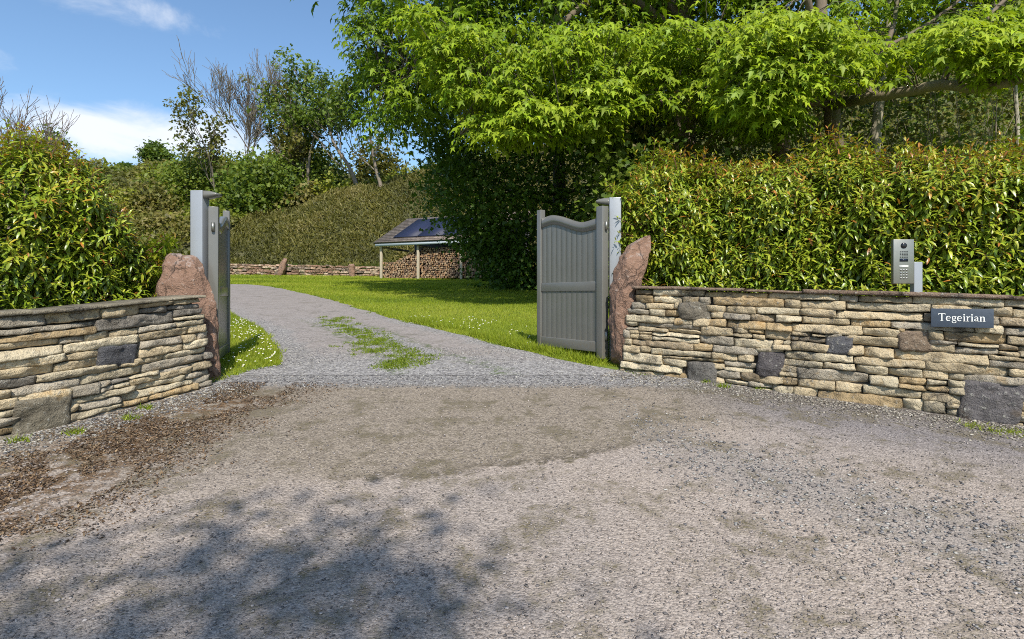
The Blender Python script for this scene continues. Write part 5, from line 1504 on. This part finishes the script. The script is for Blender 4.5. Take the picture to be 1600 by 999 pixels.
def lawn():
    r = np.random.default_rng(121); b = MB()
    n = 330000; Y = 6.6 * (41.5 / 6.6) ** r.random(n); k = r.uniform(-.53, .24, n); X = k * Y
    xl, xr = road_edges(np.clip(Y, 6, 29.4)); on = (Y < 29.4) & (X < xr + .08 * fbm(np.stack([X * 3, Y * 3, 0 * X], -1), 2)) & (X > xl)
    leftp = (X < xl) & (Y < 29.4)
    m = ~on; X, Y, leftp = X[m], Y[m], leftp[m]
    nz = fbm(np.stack([X * .6, Y * .6, 0 * X], -1), 3); edge = np.clip(1 - (X - road_edges(np.clip(Y, 6, 29.4))[1]) / .5, 0, 1) * (Y < 20)
    h = .018 + .0016 * Y + .028 * edge * r.random(len(X)) * np.clip((Y - 7.6) / 1.5, 0, 1)
    blades(b, X, Y, h, r, .50 + .22 * nz + .16 * np.sin((X * .35 + Y) * 1.1), np.clip(.10 + .010 * Y, .1, .4) , sx=.45)
    tag(b.build('lawn_grass', M['grass']), 'short mown grass of the lawn beyond the gate', 'grass', kind='stuff')
    # rougher verge by the left gate leaf
    b = MB(); n = 42000; Y = r.uniform(5.95, 13, n) ** 1.0; X = r.uniform(-7.4, -2.5, n); xl, _ = road_edges(Y); m = (X < xl + .10 * fbm(np.stack([X * 4, Y * 4, 0 * X], -1), 2)) & (X > xl - 1.9) & (X > -.56 * Y); X, Y = X[m], Y[m]
    blades(b, X, Y, .065, r, .52 + .2 * fbm(np.stack([X * 1.5, Y * 1.5, 0 * X], -1), 2), .11, sx=.5)
    # longer tufts along the drive's edge and under the panelled gate leaf
    n = 9000; Y = r.uniform(6.75, 11.5, n); _, xr = road_edges(Y); X = xr + .05 + np.abs(r.normal(0, .22, n)); nz = fbm(np.stack([X * 3, Y * 3, 0 * X + 8], -1), 3); m = nz > -.1; X, Y = X[m], Y[m]
    blades(b, X, Y, .10, r, .45, .10, sx=.55)
    n = 1500; t_ = r.random(n); X = 1.05 - .68 * t_ + r.normal(0, .05, n); Y = 6.78 + 1.05 * t_ + r.normal(0, .06, n); m = r.random(n) < .3; blades(b, X[m], Y[m], .06, r, .5, .08, sx=.7)
    tag(b.build('verge_grass', M['grass']), 'rough longer grass along the drive edges beside the gate leaves', 'grass', kind='stuff')
    # weeds in the middle of the drive and at the wall feet
    b = MB(); G = []
    for gx, gy, rr, m in [(-2.15, 9.0, .3, 26), (-1.95, 8.2, .28, 28), (-1.75, 7.7, .22, 18), (-1.35, 7.35, .25, 16), (-1.1, 7.05, .3, 26), (-1.25, 6.75, .22, 24), (-3.35, 11.3, .25, 16), (-3.0, 10.6, .25, 18), (-2.7, 9.9, .28, 24), (-2.35, 9.5, .25, 18), (-1.9, 8.6, .2, 14), (-1.55, 8.0, .22, 12), (-3.4, 12.0, .5, 14)]:
        for _ in range(m): G.append((gx - .10 + r.normal(0, rr * .5), gy + r.normal(0, rr * .8)))
    G = np.array(G); n = len(G); rep = 30; X = np.repeat(G[:, 0], rep) + r.normal(0, .045, n * rep); Y = np.repeat(G[:, 1], rep) + r.normal(0, .05, n * rep)
    blades(b, X, Y, .040, r, .12, .24, sx=1.0)
    for px, py in ((1188, 608), (1105, 598), (1128, 606), (205, 655), (35, 690), (120, 678), (330, 598), (230, 640), (845, 548), (870, 556)):
        yy = EYE / ((py - HY) / F + .12); xx = (px - 800) / F * yy; m = 60; blades(b, xx + r.normal(0, .035, m), yy - .02 + r.normal(0, .025, m), .050, r, .25, .16, sx=.8)
    m = 700; X = r.uniform(3.6, 4.6, m); Y = 4.42 - (X - 4.09) * .64 + r.normal(-.12, .07, m); blades(b, X, Y, .035, r, .45, .16, sx=.9)
    tag(b.build('weeds', M['grass']), 'low weeds tufting along the middle of the drive and the foot of the walls', 'weeds', kind='stuff')
    # daisies
    b = MB(); n = 330; Y = r.uniform(6.2, 11.5, n); xl, _ = road_edges(Y); X = xl - .08 - r.random(n) ** 1.4 * 1.1; nz = fbm(np.stack([X * 2, Y * 2, 0 * X + 2], -1), 2); m = nz > -.25; X, Y = X[m], Y[m]
    n2 = 90; Y2 = r.uniform(7.6, 12, n2); X2 = road_edges(Y2)[1] + .25 + r.random(n2) * 1.3; X = np.concatenate([X, X2]); Y = np.concatenate([Y, Y2]); n = len(X)
    an = np.linspace(0, 2 * math.pi, 8, endpoint=False); V0 = np.concatenate([[(0, 0, .004)], np.stack([np.cos(an), np.sin(an), 0 * an], -1)]); tri = np.array([(0, 1 + i, 1 + (i + 1) % 8) for i in range(8)])
    for i in range(n):
        c = np.array((X[i], Y[i], gz(X[i], Y[i]) + r.uniform(.05, .085))); s = r.uniform(.007, .011); V = V0 * s; V[:, 1] *= .9; V[:, 2] -= V[:, 1] * -.5; b.add(V + c, tri, (.78, .78, .76)); b.add(V * .38 + c + (0, -.001, .003), tri, (.62, .45, .04))
    tag(b.build('daisies', M['tint']), 'white daisies scattered through the verge grass', 'daisies', kind='stuff')


lawn()


def gravel():
    r = np.random.default_rng(131); b = MB()
    V0 = np.array([(-1, -1, -1), (1, -1, -1), (1, 1, -1), (-1, 1, -1), (-1, -1, 1), (1, -1, 1), (1, 1, 1), (-1, 1, 1)], float) * .62
    Q = np.array([(0, 3, 2, 1), (4, 5, 6, 7), (0, 1, 5, 4), (1, 2, 6, 5), (2, 3, 7, 6), (3, 0, 4, 7)])
    def stones(X, Y, s, pal):
        n = len(X); V = V0[None] * (1 + .45 * r.normal(size=(n, 8, 3))).clip(.3, 1.7); a = r.uniform(0, 6.28, n); V = V * np.stack([s * r.uniform(.7, 1.3, n), s * r.uniform(.7, 1.3, n), s * .55], -1)[:, None]
        c, sn = np.cos(a)[:, None], np.sin(a)[:, None]; x = V[..., 0] * c - V[..., 1] * sn; y = V[..., 0] * sn + V[..., 1] * c
        V = np.stack([x, y, V[..., 2]], -1) + np.stack([X, Y, gz(X, Y) + .012 + s * .12], -1)[:, None]
        pal = np.asarray(pal); col = pal[r.integers(0, len(pal), n)] * r.uniform(.7, 1.25, (n, 1))
        b.add(V.reshape(-1, 3), (Q[None] + (np.arange(n) * 8)[:, None, None]).reshape(-1, 4), np.repeat(col, 8, 0))
    BG = [(.165, .16, .165), (.24, .232, .225), (.105, .10, .105), (.34, .325, .30)]; BR = [(.17, .15, .12), (.27, .24, .20), (.12, .10, .08), (.36, .33, .28)]; PK = [(.24, .205, .19), (.36, .315, .29), (.17, .15, .14), (.12, .108, .105), (.30, .26, .23)]
    def near(n, k0, k1, y0, y1): Y = y0 * (y1 / y0) ** r.random(n); return r.uniform(k0, k1, n) * Y, Y
    X, Y = near(20000, -.95, .95, 1.9, 6.2); stones(X, Y, .0025 + .006 * r.random(len(X)) ** 2, PK)
    n = 8000; Y = r.uniform(5.7, 7.9, n); xl, xr = road_edges(Y); X = xl + (xr - xl) * r.random(n); stones(X, Y, r.uniform(.005, .012, n), BG)
    n = 4500; Y = 6.9 * (12 / 6.9) ** r.random(n); xl, xr = road_edges(Y); X = xl + (xr - xl) * (.52 + r.normal(0, .07, n)); stones(X, Y, r.uniform(.005, .012, n), BG)
    n = 3000; Y = 6.5 * (12 / 6.5) ** r.random(n); xl, xr = road_edges(Y); X = np.where(r.random(n) < .7, xl + np.abs(r.normal(0, .25, n)), xr - np.abs(r.normal(0, .15, n))); stones(X, Y, r.uniform(.005, .012, n), BG)
    # foot of the walls
    n = 5000; s = r.uniform(0, PR.L, n); d = .03 + np.abs(r.normal(0, .22, n)); p = PR.at(s) + PR.nor(s) * d[:, None]; stones(p[:, 0], p[:, 1], r.uniform(.004, .013, n), BR)
    n = 4500; s = r.uniform(.5, PL.L, n); d = .03 + np.abs(r.normal(0, .22, n)); p = PL.at(s) + PL.nor(s) * d[:, None]; stones(p[:, 0], p[:, 1], r.uniform(.004, .013, n), BG + BR)
    # loose band towards the lower right
    n = 2200; X = r.uniform(.9, 3.6, n); Y = 5.3 - X + r.normal(0, .5, n); m = Y > 1.6; stones(X[m], Y[m], r.uniform(.005, .012, m.sum()), BG)
    tag(b.build('gravel', M['tint']), 'loose angular grey gravel strewn over the road and drive', 'gravel', kind='stuff')
    # dead moss and leaf litter along the weathered wall
    b = MB(); n = 42000; Y = 2.2 * (5.9 / 2.2) ** r.random(n); X = -3.05 + (Y - 3.0) * .16 + r.normal(0, .42, n); nz = fbm(np.stack([X * 2.6, Y * 2.6, 0 * X], -1), 4); m = (nz > -.02) & (X > np.interp(Y, [2.5, 3.4, 4.3, 5.05, 5.83], [-4.85, -4.3, -3.78, -3.32, -2.95])); X, Y = X[m], Y[m]; n = len(X)
    P = np.stack([X, Y, gz(X, Y) + .012], -1); leaves(b, T_OVAL, P, rdir(n, r) * np.array((1, 1, .35)) + (0, 0, .12), rdir(n, r) * .5 + (0, 0, 1), r.uniform(.010, .028, n), mixc([(.030, .018, .010), (.075, .042, .020), (.14, .082, .04), (.24, .17, .10)], r.random(n), r), .9)
    n = 3000; X, Y = near(n, -.7, .9, 2.0, 6.2); P = np.stack([X, Y, gz(X, Y) + .012], -1); nz = fbm(np.stack([X * 1.6, Y * 1.6, 0 * X + 5], -1), 3); m = nz > .15; P = P[m]; n = len(P)
    leaves(b, T_OVAL, P, rdir(n, r) * np.array((1, 1, .3)) + (0, 0, .1), rdir(n, r) * .5 + (0, 0, 1), r.uniform(.008, .022, n), mixc([(.06, .045, .02), (.14, .11, .06), (.26, .20, .11)], r.random(n), r), .6)
    tag(b.build('litter', M['tint']), 'brown dead moss and leaf litter along the foot of the weathered wall', 'leaf litter', kind='stuff')


gravel()
